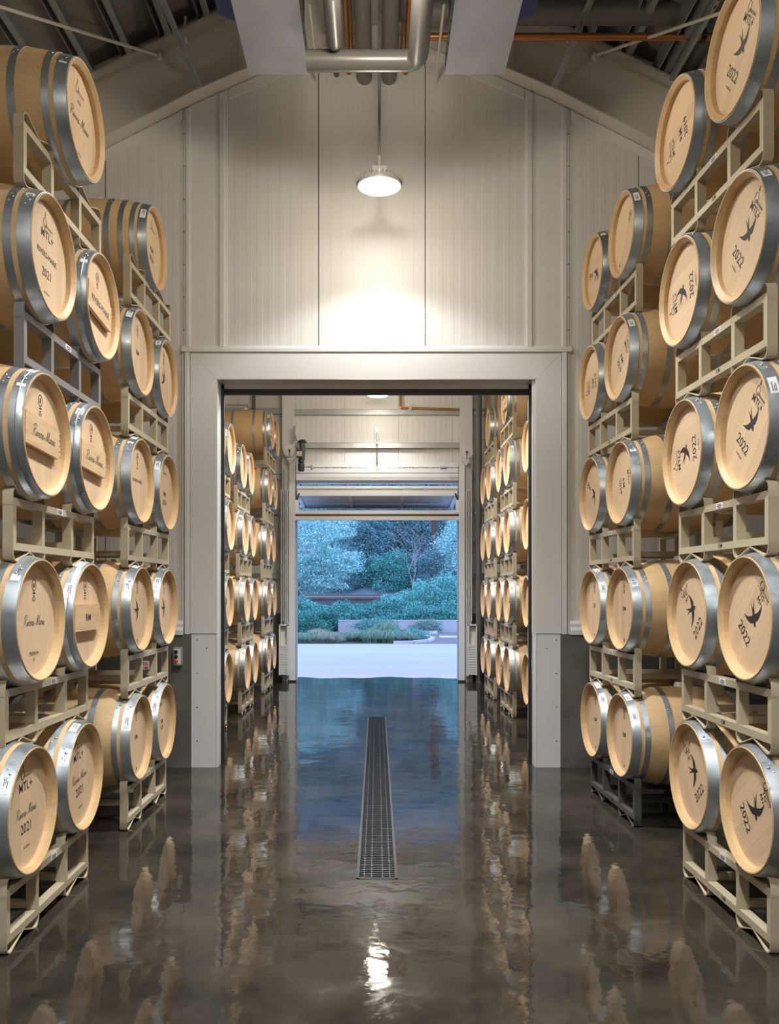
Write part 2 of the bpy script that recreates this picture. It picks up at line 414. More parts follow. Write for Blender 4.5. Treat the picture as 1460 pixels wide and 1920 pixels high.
# ------------------------------------------------------------------ rafter (rigid frame) in front of the gable
YR = 8.02
raf = thing('roof_rafter', 'pale painted steel rafter rising to the ridge over the gable wall', 'beam')
xsr = [HALF, 1.685, 0.0]
for s in (-1, 1):
    for (a, bb) in ((HALF, 1.685), (1.685, 0.0)):
        ta, tb = roof_z(a) - .008, roof_z(bb) - .008
        la, lb = flange_z(a), flange_z(bb)
        m = MB(); v = []
        for (x, z0, z1) in ((a, la, ta), (bb, lb, tb)):
            v += [(s * x, YR - .004, z0), (s * x, YR + .004, z0), (s * x, YR - .004, z1), (s * x, YR + .004, z1)]
        m.add(v, [(0, 4, 6, 2), (1, 3, 7, 5), (0, 1, 5, 4), (2, 6, 7, 3)]); m.build('web', 'rafter_paint', raf)
        m = MB(); m.bar((s * a, YR, la), (s * bb, YR, lb), .17, .012, up=(0, 0, 1)); m.build('lower_flange', 'rafter_paint', raf)
        m = MB(); m.bar((s * a, YR, ta), (s * bb, YR, tb), .20, .014, up=(0, 0, 1)); m.build('upper_flange', 'rafter_paint', raf)
        m = MB(); m.add([(s * a, YR - .10, ta - .09), (s * bb, YR - .10, tb - .09), (s * bb, YR - .10, tb), (s * a, YR - .10, ta)], [(0, 1, 2, 3), (3, 2, 1, 0)]); m.build('edge_angle', 'rafter_paint', raf)
    for xq in (1.3, 1.03):
        m = MB(); m.box(s * xq - .004, s * xq + .004, YR - .012, YR - .002, flange_z(xq) + .01, roof_z(xq) - .1); m.build('web_seam', 'rafter_paint', raf)
# flange braces, conduit and roof rods
for s in (-1, 1):
    side = 'left' if s < 0 else 'right'
    m = MB(); m.bar((s * 1.66, 7.93, 6.36), (s * 1.92, 7.0, 6.88), .05, .006, up=(s, 0, .3)).bar((s * 1.66 - s * .02, 7.93, 6.36), (s * 1.92 - s * .02, 7.0, 6.88), .006, .045, up=(s, 0, .3))
    tag(m.build('flange_brace', 'galvanized_strut'), 'galvanised angle brace from the %s rafter flange up to a purlin' % side, 'brace', 'rafter flange braces')
    m = MB(); m.tube([(s * 2.04, 8.0, 6.69), (s * 3.2, 6.0, 5.95 if s < 0 else 6.0)], .014, 10)
    ro = tag(m.build('brace_rod', 'rafter_paint'), 'thin pale roof bracing rod anchored in the %s rafter web' % side, 'rod', 'roof bracing rods')
    m = MB(); m.tube([(s * 2.04, 8.015, 6.69), (s * 2.06, 7.97, 6.68)], .04, 10); m.build('anchor_washer', 'rafter_paint', ro)
    m = MB(); m.tube([(s * 1.78, 7.99, 6.81), (s * 1.78, 7.96, 6.81), (s * 1.78, 7.94, 6.84), (s * 1.78, 7.94, roof_z(1.78) + .1)], .014, 10)
    cd = tag(m.build('electrical_conduit', 'rafter_paint'), 'short pale conduit dropping into the %s rafter web' % side, 'conduit')
# perforated strut on the right, running along the roof
m = MB(); xx = 2.74; zz = roof_z(xx) - .05
m.box(xx - .02, xx + .02, 4.2, 7.96, zz, zz + .003).box(xx - .021, xx - .018, 4.2, 7.96, zz, zz + .05).box(xx + .018, xx + .021, 4.2, 7.96, zz, zz + .05)
st = tag(m.build('slotted_strut', 'galvanized_strut'), 'slotted galvanised strut slanting over the right barrels', 'strut')
for k in range(26):
    m = MB(); y = 6.9 - .095 * k; m.box(xx - .007, xx + .007, y, y + .035, zz - .002, zz - .0005); m.build('slot', 'seal_black', st)

# ------------------------------------------------------------------ pipes and fan-coil units under the ridge
def fan_unit(s):
    side = 'left' if s < 0 else 'right'
    t = thing('fan_coil_unit', 'ceiling cooling unit with stainless pan and blue side, %s of the lamp stem' % side, 'cooling unit', (0, 0, 0), 0, 'ceiling fan coil units')
    z = 5.605; yf, yn = 6.5, 3.2
    m = MB(); m.add([(s * .526, yn, z + .01), (s * .972, yn, z + .01), (s * .972, yf, z), (s * .526, yf, z), (s * .526, yn, z + .02), (s * .972, yn, z + .02), (s * .972, yf, z + .02), (s * .526, yf, z + .02)],
                    [(0, 1, 2, 3), (7, 6, 5, 4), (3, 2, 6, 7), (0, 3, 7, 4), (1, 5, 6, 2)])
    m.build('drain_pan', 'stainless_film', t)
    m = MB(); m.box(min(s * .526, s * .520), max(s * .526, s * .520), yn, yf, z, z + .16); m.build('pan_lip', 'stainless_film', t)
    m = MB(); m.box(min(s * .545, s * .95), max(s * .545, s * .95), yn, yf - .05, z + .021, z + .75); m.build('coil_casing', 'steel_dark', t)
    m = MB(); m.prism([(s * .95, z + .022), (s * .975, z + .022), (s * 1.10, z + .075), (s * 1.10, z + .8), (s * .95, z + .8)], yn, 5.93, lambda p: (p[0], p[2], p[1])); m.build('side_housing', 'unit_blue', t)
    m = MB()
    for q in range(10): m.tube([(s * .519, yf - .1 - q * .12, z + .02), (s * .512, yf - .1 - q * .12, z + .02)], .006, 6)
    m.build('rivet_row', 'steel_dark', t)
    return t
fan_unit(-1); fan_unit(1)
def bend(a, c, b, r, n=6):
    a, c, b = Vector(a), Vector(c), Vector(b); p = c + (a - c).normalized() * r; q = c + (b - c).normalized() * r
    return [a] + [(p * (1 - t) ** 2 + c * 2 * t * (1 - t) + q * t * t) for t in [i / n for i in range(n + 1)]] + [b]
yp = 6.1; zp = PZ(114, yp); rp_ = 19 * yp / F
pp = thing('drain_pipe', 'grey drain pipe with an elbow crossing between the two cooling units', 'pipe')
m = MB(); m.tube(bend((-.50, yp, zp), (PX(783, yp), yp, zp), (PX(783, yp), 3.3, zp + .02), .10), rp_, 20); m.build('elbow_run', 'pipe_grey', pp, 40)
m = MB(); m.tube([(PX(783, yp), 5.3, zp), (PX(783, yp), 3.3, zp + .02)], rp_ * 1.13, 20); m.build('sleeve', 'pipe_grey', pp, 40)
yq = 6.0; xq = PX(628, yq); zq = PZ(86, yq); rq = 15.5 * yq / F
pp = thing('drain_pipe', 'rounded grey pipe end hanging left of the lamp rod', 'pipe')
m = MB(); m.tube([(xq, yq, zq), (xq, yq - .02, zq), (xq, yq - .06, zq), (xq, 3.3, zq)], [.6 * rq, .85 * rq, rq, rq], 20); m.build('pipe_run', 'pipe_grey', pp, 40)
m = MB(); m.tube([(xq, 5.45, zq), (xq, 3.3, zq)], rq * 1.16, 20); m.build('sleeve', 'pipe_grey', pp, 40)
for xpix, nm in ((683, 'left'), (729, 'right')):
    x = PX(xpix, YW); z = PZ(148, YW)
    t = thing('insulated_pipe', 'thick grey pipe entering the gable wall, %s one of the pair at the ridge' % nm, 'pipe', (0, 0, 0), 0, 'pair of thick pipes through the gable')
    m = MB(); m.tube([(x, YW + .02, z), (x, 3.4, z)], .073, 20); m.build('pipe_run', 'pipe_insulation', t, 40)
    m = MB(); m.tube([(x, YW - .004, z), (x, YW - .02, z)], [.082, .076], 20); m.build('sealant_ring', 'trim_paint', t)
    m = MB(); m.tube([(x, 6.72, z), (x, 6.70, z)], .077, 20); m.tube([(x - .01, 6.71, z - .08), (x + .01, 6.71, z - .08)], .012, 8); m.build('band_clamp', 'steel_bright', t)
for xpix, r, mt, ypx, nm in ((654, .026, 'copper', 138, 'thick copper pipe entering the gable left of the lamp rod'), (760, .026, 'copper', 138, 'thick copper pipe entering the gable right of the lamp rod'),
                             (631, .026, 'pipe_grey', 142, 'thin grey pipe stub entering the gable far left'), (661, .010, 'copper', 100, 'thin copper line with two black valves'), (752, .010, 'copper', 100, 'thin copper line beside the right thick pipe')):
    x = PX(xpix, YW); z = PZ(ypx, YW)
    t = thing('copper_pipe' if mt == 'copper' else 'thin_pipe', nm, 'pipe')
    m = MB(); m.tube([(x, YW + .02, z), (x, 3.6, z)], r, 14); m.build('pipe_run', mt, t, 40)
    if r > .02:
        m = MB(); m.tube([(x, YW - .004, z), (x, YW - .014, z)], [r + .012, r + .006], 14); m.build('sealant_ring', 'trim_paint', t)
    if xpix in (661,):
        for (yy, dz) in ((6.9, -.06), (5.7, -.05), (4.9, -.05)):
            m = MB(); m.tube([(x, yy, z), (x + .03, yy, z + dz * .3)], .014, 8); m.build('valve_body', 'steel_dark', t)
            m = MB(); m.tube([(x + .03, yy - .03, z + dz * .3), (x + .03, yy + .03, z + dz * .3)], .04, 14); m.build('valve_handle', 'valve_black', t)
            m = MB(); m.box(x - .03, x + .04, yy - .006, yy + .006, z + .04, z + .046); m.build('valve_lever', 'valve_red', t)
# cross runs to the right
yc = 7.45
t = thing('insulated_pipe', 'wide grey insulated pipe crossing high behind the right cooling unit', 'pipe')
m = MB(); m.tube(bend((PX(760, yc), 3.4, PZ(24, yc)), (PX(760, yc), yc, PZ(24, yc)), (3.2, yc, PZ(24, yc)), .15), 21 * yc / F, 20); m.build('pipe_run', 'pipe_insulation', t, 40)
m = MB(); m.tube([(.2, 7.7, PZ(-4, 7.7)), (3.0, 7.7, PZ(-4, 7.7))], .03, 12); m.build('upper_run', 'pipe_insulation', t, 40)
t = thing('copper_pipe', 'long copper pipe crossing to the upper right', 'pipe')
m = MB(); m.tube([(PX(800, yc), yc, PZ(69, yc)), (3.2, yc, PZ(69, yc))], 6.7 * yc / F, 14); m.build('pipe_run', 'copper', t, 40)
m = MB(); m.box(PX(1318, yc) - .02, PX(1318, yc) + .02, yc - .03, yc + .03, PZ(69, yc) - .04, PZ(69, yc) + .06); m.build('pipe_clamp', 'steel_dark', t)
# thin hanger rods beside the pipes
for xpix, nm in ((590, 'left'), (822, 'right')):
    x = PX(xpix, 7.6)
    m = MB(); m.tube([(x, 7.9, PZ(140, 7.9)), (x + .0, 7.0, PZ(10, 7.0))], .012, 8)
    tag(m.build('hanger_rod', 'rafter_paint'), 'thin pale rod rising behind the pipes, %s of the lamp' % nm, 'rod', 'thin rods behind the pipes')

# ------------------------------------------------------------------ lamps
def high_bay(x, y, z, ztop, label, watts, blend=.35, cone=128, r=.168):
    t = thing('high_bay_lamp', label, 'lamp', (x, y, z), 0, 'round high bay lamps')
    m = MB(); m.lathe([(.0, r * .2), (.0, r * .94), (.006, r * .99), (.012, r)], 40, 'Z')
    m.add([(r * .2 * math.cos(2 * PI * k / 40), r * .2 * math.sin(2 * PI * k / 40), 0) for k in range(40)], [tuple(range(40))])
    m.build('lens', 'lens_white', t, 40)
    m = MB(); m.lathe([(.0, r), (.0, r * 1.08), (.02, r * 1.1), (.045, r * 1.06), (.06, r * .7), (.09, r * .5), (.09, 0.001)], 48, 'Z'); m.build('housing', 'lamp_housing', t, 40)
    for k in range(36):
        a = 2 * PI * k / 36
        m = MB(); m.bar((r * .6 * math.cos(a), r * .6 * math.sin(a), .055), (r * 1.2 * math.cos(a), r * 1.2 * math.sin(a), .04), .004, .035); m.build('heatsink_fin', 'lamp_housing', t)
    m = MB(); m.box(-.06, .06, -.06, .06, .09, .15); m.build('driver_box', 'lamp_housing', t)
    m = MB(); m.tube([(0, 0, .15), (0, 0, .26)], .02, 12); m.build('swivel', 'lamp_housing', t)
    m = MB(); m.tube([(0, 0, .26), (0, 0, ztop - z)], .012, 10); m.build('stem', 'galvanized_strut', t)
    ld = bpy.data.lights.new('beam', 'SPOT'); ld.energy = watts; ld.spot_size = math.radians(cone); ld.spot_blend = blend; ld.shadow_soft_size = .14; ld.color = (.955, .98, 1.0)
    lo = bpy.data.objects.new('beam', ld); COL.objects.link(lo); lo.parent = t; lo.location = (0, 0, -.02)
    lg = bpy.data.lights.new('glow', 'POINT'); lg.energy = GLOW_W if watts > 300 else GLOW_W * .32; lg.shadow_soft_size = .16; lg.color = (1.0, .89, .72)  # added fill; warm tint stands in for light bounced off the wood
    go = bpy.data.objects.new('glow', lg); COL.objects.link(go); go.parent = t; go.location = (0, 0, -.19)
    return t
LY = 7.2
high_bay(PX(711, LY), LY, PZ(350, LY), 7.9, 'round glowing high bay lamp on a long stem before the gable wall', LAMP_W)
high_bay(PX(708, 15.0), 15.0, PZ(742, 15.0), 7.9, 'round glowing high bay lamp in the far room beyond the doorway', LAMP_W)
high_bay(.0, 5.0, 5.42, 7.9, 'added unseen fill lamp hung between the two ceiling cooling units', FILL_W * 1.7, 1.0, cone=108)  # added above the frame to brighten the barrel heads on both sides
high_bay(.02, 1.5, 5.42, 7.9, 'added unseen fill lamp overhead above the viewpoint', FILL_W * 1.3, .7)  # added fill over the camera, never in view
high_bay(.02, -1.4, 5.42, 7.9, 'added unseen fill lamp overhead behind the viewpoint', FILL_W * 1.3, .7)  # second added fill, out of view behind the camera
high_bay(.02, 12.0, 5.1, 7.9, 'added unseen fill lamp in the middle of the far room', FILL_W, .5)  # added out of view to brighten the far room
high_bay(.02, 9.6, 5.1, 7.9, 'added unseen fill lamp just beyond the doorway in the far room', FILL_W, .5)  # another added far-room fill, hidden above the door head

# ------------------------------------------------------------------ trench drain in the floor
dr = thing('trench_drain', 'long steel trench drain grating down the middle of the wet floor', 'drain', ((DX0 + DX1) / 2, DY0, 0))
hw = (DX1 - DX0) / 2; ln = DY1 - DY0
m = MB(); m.box(-hw, -hw + .004, 0, ln, -.14, 0).box(hw - .004, hw, 0, ln, -.14, 0).box(-hw, hw, 0, ln, -.145, -.14).box(-hw, hw, 0, .004, -.14, 0).box(-hw, hw, ln - .004, ln, -.14, 0); m.build('trough', 'steel_dark', dr)
m = MB(); m.box(-hw, -hw + .016, 0, ln, -.03, .002).box(hw - .016, hw, 0, ln, -.03, .002).box(-hw, hw, 0, .016, -.03, .002).box(-hw, hw, ln - .016, ln, -.03, .002); m.build('edge_frame', 'frame_dark', dr)
m = MB(); m.box(-hw + .017, hw - .017, -.0025, .0025, -.03, 0); gb = m.mesh('grate_bar', 'grate_steel')
for k in range(int(ln / .034) - 1): obj('grate_bar', gb, dr, (0, .034 + .034 * k, 0))
m = MB(); m.box(-.003, .003, .017, ln - .017, -.03, -.004); bb_ = m.mesh('bearing_bar', 'grate_steel')
for x in (-.075, -.032, .032, .075): obj('bearing_bar', bb_, dr, (x, 0, 0))

# ------------------------------------------------------------------ barrels
BL, NS = 0.88, 26
def br(d):
    t = (d - BL / 2) / (BL / 2); return .3545 - .0575 * abs(t) ** 2.1
RIN, REC = .2675, .044
ds = [0.0, .035, .075, .14, .22, .32, .44, .56, .66, .74, .805, .845, .88]
PROF = [(-.056, .2675), (-.05, RIN), (-.020, RIN + .001), (-.0015, .2885), (0.0, .2905), (0.0, br(0) - .001)] + [(-d, br(d)) for d in ds[1:-1]] + \
       [(-BL, br(BL) - .001), (-BL, .2905), (-BL + .02, RIN), (-BL + .056, RIN)]
def stave_mesh():
    m = MB(); wdt = 2 * PI / NS; e = .010
    cols = [(-wdt / 2, -.0012), (-wdt / 2 + e, 0), (0, 0), (wdt / 2 - e, 0), (wdt / 2, -.0012)]
    v = []; f = []; nc = len(cols)
    for i, (x, r) in enumerate(PROF):
        for (a, dd) in cols:
            rr = r + (dd if 5 <= i <= 5 + len(ds) - 1 else 0); v.append((x, -rr * math.sin(a), rr * math.cos(a)))
    for i in range(len(PROF) - 1):
        for k in range(nc - 1):
            f.append((i * nc + k, (i + 1) * nc + k, (i + 1) * nc + k + 1, i * nc + k + 1))
    m.add(v, f); me = m.mesh('stave', 'oak_stave')
    me.polygons.foreach_set('use_smooth', [True] * len(me.polygons))
    def seg_n(i):
        (x0, r0), (x1, r1) = PROF[i], PROF[i + 1]; L = math.hypot(x1 - x0, r1 - r0) or 1; return ((r1 - r0) / L, -(x1 - x0) / L)
    lo, hi = 5, 5 + len(ds) - 2
    nl = []
    for p in me.polygons:
        vs = [me.loops[li].vertex_index for li in p.loop_indices]; seg = min(vi // nc for vi in vs)
        for vi in vs:
            i = vi // nc; a = cols[vi % nc][0]
            if lo <= seg <= hi and lo < i <= hi:
                n0, n1 = seg_n(i - 1), seg_n(min(i, hi)); nn = (n0[0] + n1[0], n0[1] + n1[1])
            else: nn = seg_n(seg)
            q = Vector((nn[0], -nn[1] * math.sin(a), nn[1] * math.cos(a))).normalized(); nl.append(q)
    me.normals_split_custom_set(nl)
    return me
STAVE = stave_mesh()
m = MB(); m.lathe(PROF, 52, 'X'); BODY = m.mesh('stave_body', 'oak_far', 35)
def hoop_mesh(d0, d1, rivets=3, ridge=False):
    m = MB(); n = 56; t = .0032
    mid = (d0 + d1) / 2
    prof = [(-d0, br(d0) - .002), (-d0, br(d0) + t), (-mid, br(mid) + t), (-d1, br(d1) + t), (-d1, br(d1) - .002)]
    if ridge: prof = [(-d0, br(d0) - .002), (-d0, br(d0) + t), (-mid + .003, br(mid) + t), (-mid, br(mid) + t + .003), (-mid - .003, br(mid) + t), (-d1, br(d1) + t), (-d1, br(d1) - .002)]
    m.lathe(prof, n, 'X')
    # overlapped, riveted end
    tw = .30
    v = []; f = []
    for k in range(7):
        a = -tw / 2 + tw * k / 6
        e = .012 if k in (0, 6) else 0
        for d in (d0 + .001 + e, d1 - .001 - e):
            r = br(d) + t + (.002 if 0 < k < 6 else .0005); v.append((-d, -r * math.sin(a), r * math.cos(a)))
    for k in range(6): f.append((2 * k, 2 * k + 1, 2 * k + 3, 2 * k + 2)[::-1])
    m.add(v, f)
    for k in range(rivets):
        a = -.085 + .085 * k; r = br(mid) + t + .001
        c = Vector((-mid + (.008 if k % 2 else -.008), -r * math.sin(a), r * math.cos(a))); nrm = Vector((0, -math.sin(a), math.cos(a)))
        m.tube([c, c + nrm * .003, c + nrm * .005], [.007, .0055, .001], 8, caps=False)
    return m.mesh('hoop', 'galvanized', 40)
HOOPS = {}
def hoop(d0, d1, **k):
    key = (round(d0, 3), round(d1, 3), tuple(k.items()))
    if key not in HOOPS: HOOPS[key] = hoop_mesh(d0, d1, **k)
    return HOOPS[key]
NB = 8; RH = .2688
def board_mesh(k):
    w_ = 2 * RH / NB; y0 = -RH + w_ * k + .0003; y1 = -RH + w_ * (k + 1) - .0003
    y0 = max(y0, -RH + .002); y1 = min(y1, RH - .002)
    top = []; n = 5
    for i in range(n):
        y = y0 + (y1 - y0) * i / (n - 1); top.append((y, math.sqrt(max(RH * RH - y * y, 1e-6))))
    poly = top + [(y, -z) for (y, z) in reversed(top)]
    m = MB(); m.prism(poly, 0, .018, lambda p: (-REC - .018 + p[2], p[0], p[1]))
    return m.mesh('head_board', 'oak_head')
BOARDS = [board_mesh(k) for k in range(NB)]
m = MB(); m.lathe([(-REC, .001), (-REC, RH)], 40, 'X'); m.f = [q[::-1] for q in m.f]; HEAD = m.mesh('head', 'oak_head')
m = MB(); m.lathe([(-BL + REC, .001), (-BL + REC, RH)], 32, 'X'); HEADB = m.mesh('back_head', 'oak_head')
m = MB(); m.lathe([(br(.44) - .004, .034), (br(.44) + .012, .032), (br(.44) + .03, .024), (br(.44) + .032, .001)], 16, 'Z'); BUNG = m.mesh('bung', 'bung_silicone', 40)
def arc_patch(d0, d1, a0, a1, lift, n=4):
    m = MB(); v = []; f = []
    for k in range(n + 1):
        a = a0 + (a1 - a0) * k / n
        for d in (d0, d1):
            r = br(d) + lift; v.append((-d, -r * math.sin(a), r * math.cos(a)))
    for k in range(n): f.append((2 * k, 2 * k + 2, 2 * k + 3, 2 * k + 1))
    m.add(v, f); return m
def sticker_meshes():
    a = arc_patch(.014, .053, -.15, .15, .0045).mesh('paper_label', 'sticker_white')
    m = MB()
    for (d, x0, x1) in ((.026, -.11, .06), (.033, -.11, -.01), (.040, -.11, .03)):
        p = arc_patch(d - .0016, d + .0016, x0, x1, .005, 2); m.add(p.v, p.f)
    return a, m.mesh('label_print', 'print_ink')
STICK, STICKT = sticker_meshes()
TAPE = arc_patch(.20, .27, -.14, .14, .004).mesh('red_tape', 'tape_red')

# ---- stamped prints
TEXTC = {}
def text_geo(s, size, serif=False):
    key = s
    if key not in TEXTC:
        cu = bpy.data.curves.new('txt', 'FONT'); cu.body = s; cu.size = 1.0; cu.align_x = 'CENTER'; cu.align_y = 'CENTER'; cu.resolution_u = 2
        if s in ('MTL+', 'RM', 'S3', 'MTL'): cu.offset = .004; cu.space_character = 1.08
        o = bpy.data.objects.new('txt', cu); COL.objects.link(o)
        me = bpy.data.meshes.new_from_object(o.evaluated_get(bpy.context.evaluated_depsgraph_get()))
        TEXTC[key] = ([tuple(v.co) for v in me.vertices], [tuple(p.vertices) for p in me.polygons])
        bpy.data.objects.remove(o); bpy.data.curves.remove(cu); bpy.data.meshes.remove(me)
    v, f = TEXTC[key]
    return [(x * size, y * size) for x, y, _ in v], f
GL = {'R': [[(.02, .75), (.1, .9), (.5, 1.05), (.72, .9), (.6, .62), (.28, .52), (.45, .35), (.62, .05), (.8, .02)], [(.34, .95), (.26, .5), (.12, 0), (.02, -.05)]],
      'i': [[(0, .08), (.12, .4), (.1, .06), (.24, .06)], [(.2, .56), (.24, .6)]],
      'v': [[(0, .3), (.08, .4), (.12, .03), (.28, .3), (.3, .42), (.4, .38)]],
      'e': [[(0, .1), (.22, .26), (.2, .42), (.06, .3), (.08, .03), (.2, .02), (.36, .12)]],
      'r': [[(0, .08), (.12, .44), (.16, .36), (.28, .38), (.24, .06), (.38, .08)]],
      's': [[(0, .08), (.18, .46), (.22, .16), (.1, -.02), (.02, .06)], [(.1, -.02), (.34, .1)]],
      '-': [[(.02, .16), (.14, .22), (.24, .16), (.36, .22)]],
      'M': [[(.0, .02), (.12, .1), (.36, 1.0), (.38, .5), (.4, .05), (.74, 1.0), (.74, .5), (.74, .08), (.92, .1)]],
      'a': [[(.28, .36), (.12, .4), (.0, .14), (.1, .0), (.26, .22), (.3, .4), (.27, .05), (.4, .08)]]}
ADV = {'R': .78, 'i': .22, 'v': .38, 'e': .34, 'r': .36, 's': .34, '-': .42, 'M': .9, 'a': .38}
def catmull(p, n=4):
    p = [Vector((*q, 0)) for q in p]; q = [p[0]] + p + [p[-1]]; out = []
    for i in range(1, len(q) - 2):
        for k in range(n):
            t = k / n
            out.append(.5 * ((2 * q[i]) + (-q[i - 1] + q[i + 1]) * t + (2 * q[i - 1] - 5 * q[i] + 4 * q[i + 1] - q[i + 2]) * t * t + (-q[i - 1] + 3 * q[i] - 3 * q[i + 1] + q[i + 2]) * t ** 3))
    out.append(q[-2]); return out
def ribbon(pts, wd):
    v = []; f = []
    for i, p in enumerate(pts):
        d = (pts[min(i + 1, len(pts) - 1)] - pts[max(i - 1, 0)])
        d = d.normalized() if d.length > 1e-9 else Vector((1, 0, 0)); q = Vector((-d.y, d.x, 0)) * wd / 2 * (.65 + .5 * abs(d.y))
        v += [(p.x + q.x, p.y + q.y), (p.x - q.x, p.y - q.y)]
    for i in range(len(pts) - 1): f.append((2 * i + 1, 2 * i + 3, 2 * i + 2, 2 * i))
    return v, f
def script_geo(size):
    V = []; Fc = []; x = 0
    total = sum(ADV[c] for c in 'Rivers-Marie')
    for c in 'Rivers-Marie':
        for st_ in GL[c]:
            pts = [Vector((p.x + x + .28 * p.y, p.y, 0)) for p in catmull(st_)]
            v, f = ribbon(pts, .055); o = len(V); V += v; Fc += [tuple(i + o for i in q) for q in f]
        x += ADV[c]
    return [((px - total / 2) * size, (py - .35) * size) for px, py in V], Fc
def ring_geo(r, wd):
    pts = [Vector((r * math.cos(t * 2 * PI / 20), r * 1.15 * math.sin(t * 2 * PI / 20), 0)) for t in range(21)]
    return ribbon(pts, wd)
BIRD = [(0, -.95), (.16, -.86), (.22, -.6), (.30, -.35), (.75, -.42), (1.25, -.1), (1.7, .35), (2.15, 1.0), (1.6, .62), (1.1, .42), (.6, .38), (.34, .34), (.22, .62),
        (.28, 1.1), (.46, 2.1), (.2, 1.45), (.02, .95), (-.14, 1.4), (-.36, 2.0), (-.2, 1.1), (-.18, .62), (-.3, .34), (-.6, .38), (-1.1, .44), (-1.6, .64), (-2.15, 1.02), (-1.7, .36), (-1.25, -.08), (-.75, -.4), (-.28, -.35), (-.2, -.62), (-.14, -.86)]
def print_mesh(elems):
    m = MB(); X = -REC + .0012
    for e in elems:
        k = e[0]
        if k == 'text': v, f = text_geo(e[1], e[4])
        elif k == 'script': v, f = script_geo(e[3])
        elif k == 'logo':
            v, f = ring_geo(.02, .0035); v = list(v); f = list(f)
            for (u0, u1, vv) in ((.0, .10, -.012), (-.03, .10, -.030)):
                for q in range(9):
                    uu = u0 + (u1 - u0) * q / 9; o = len(v); hgt = .012 if vv > -.02 else .005
                    v += [(uu, vv - hgt / 2), (uu + .0045, vv - hgt / 2), (uu + .0065, vv + hgt / 2), (uu + .002, vv + hgt / 2)]; f.append((o, o + 1, o + 2, o + 3))
            o = len(v); v += [(-.004, .03), (.006, .03), (.002, .055), (-.002, .055)]; f.append((o, o + 1, o + 2, o + 3))
            v = [(a - .03, b) for a, b in v]
        elif k == 'crest':
            v, f = ring_geo(.024, .004); v = list(v); f = list(f)
            for (a0, b0, w0, h0) in ((-.008, -.01, .016, .022), (-.018, -.042, .036, .007), (-.012, -.056, .024, .006)):
                o = len(v); v += [(a0, b0), (a0 + w0, b0), (a0 + w0 * .8, b0 + h0), (a0 + w0 * .2, b0 + h0)]; f.append((o, o + 1, o + 2, o + 3))
        elif k == 'bird':
            s, rt = e[3], e[4]; c_, s_ = math.cos(rt), math.sin(rt)
            v = [((a * c_ - b * s_) * s, (a * s_ + b * c_) * s) for a, b in BIRD]; n = len(v)
            # split into body, wings and tail so every face stays simple
            f = [(31, 0, 1, 2, 3, 29, 30), (3, 11, 21, 29), (3, 4, 10, 11), (4, 5, 9, 10), (5, 6, 8, 9), (6, 7, 8), (29, 21, 22, 28), (28, 22, 23, 27), (27, 23, 24, 26), (26, 24, 25),
                 (11, 12, 16, 20, 21), (12, 13, 15, 16), (13, 14, 15), (16, 17, 19, 20), (17, 18, 19)]
        elif k == 'hole':
            v = [(.009 * math.cos(t * PI / 6), .013 * math.sin(t * PI / 6)) for t in range(12)]; f = [tuple(range(12))]
        m.add([(X, e[-1 if False else (2 if k == 'text' else 1)] + a, e[3 if k == 'text' else 2] + b) for a, b in v], f)
    return m.mesh('head_print', 'print_ink')
BR30 = math.radians(60)     # head direction of the swallow: down turned to the lower right
D22 = [('logo', 0, .185), ('text', 'MTL+', 0, .135, .05), ('bird', .02, .035, .042, BR30), ('text', '2022', 0, -.095, .075), ('text', 'medium', 0, -.155, .022)]
DTG = [('logo', 0, .19), ('text', 'TG', 0, .15, .04), ('text', 'M+', 0, .115, .04), ('bird', .02, .02, .046, BR30), ('text', '2022', 0, -.11, .075)]
D21 = [('logo', 0, .175), ('text', 'MTL+', 0, .115, .062), ('script', 0, -.01, .048), ('text', '2021', 0, -.085, .068), ('text', 'medium', 0, -.175, .022)]
D21B = [('logo', 0, .165), ('text', 'MTL+', 0, .105, .062), ('text', 'RIVERS-MARIE', 0, .005, .040), ('text', '2021', 0, -.085, .062), ('text', 'medium', 0, -.18, .022)]
DPREM = [('crest', 0, .17), ('text', '2021', 0, .10, .025), ('script', 0, -.01, .05), ('text', 'PREMIUM', 0, -.165, .026), ('text', 'R', 0, -.195, .026)]
DTOP = [('logo', 0, .165), ('text', '2021', 0, .10, .03), ('script', 0, .0, .055), ('text', 'medium', 0, -.18, .02)]
DRM = [('crest', 0, .17), ('text', 'RM', 0, .0, .05), ('hole', 0, -.225)]
DS3 = [('crest', 0, .17), ('text', 'S3', 0, .01, .055), ('hole', 0, -.225)]
DMTL = [('text', 'MTL', 0, .14, .04), ('text', 'RM', 0, .0, .045), ('text', '2021', 0, -.05, .045)]
DRM20 = [('logo', 0, .17), ('text', 'RM', 0, -.01, .055), ('text', '2020', 0, -.08, .055)]
DRM19 = [('logo', 0, .17), ('text', 'MTL+', 0, .11, .045), ('text', 'RM', 0, .0, .055), ('text', '2019', 0, -.07, .062)]
DRMR = [('crest', 0, .17), ('text', '2021', 0, .09, .022), ('text', 'RIVERS-MARIE', 0, .0, .036)]
DBIRD = [('crest', 0, .19), ('text', '2021', 0, .12, .025), ('bird', .0, -.005, .04, BR30 + .6), ('hole', 0, -.225)]
DBIRD2 = [('crest', 0, .19), ('text', '2021', 0, .12, .025), ('bird', .0, .0, .04, BR30)]
DLOGO = [('crest', 0, .15), ('hole', 0, -.225)]
DFAR = [('crest', 0, .15), ('text', '2021', 0, -.02, .04)]
DBOARD = [('crest', 0, .17), ('text', '2021', 0, .10, .022)]
PRC = {}
def pmesh(el):
    k = id(el)
    if k not in PRC: PRC[k] = print_mesh(el)
    return PRC[k]
m = MB(); m.box(-.036, -.014, -.235, .165, -.085, .065); PLATE = m.mesh('name_board', 'pine_board')
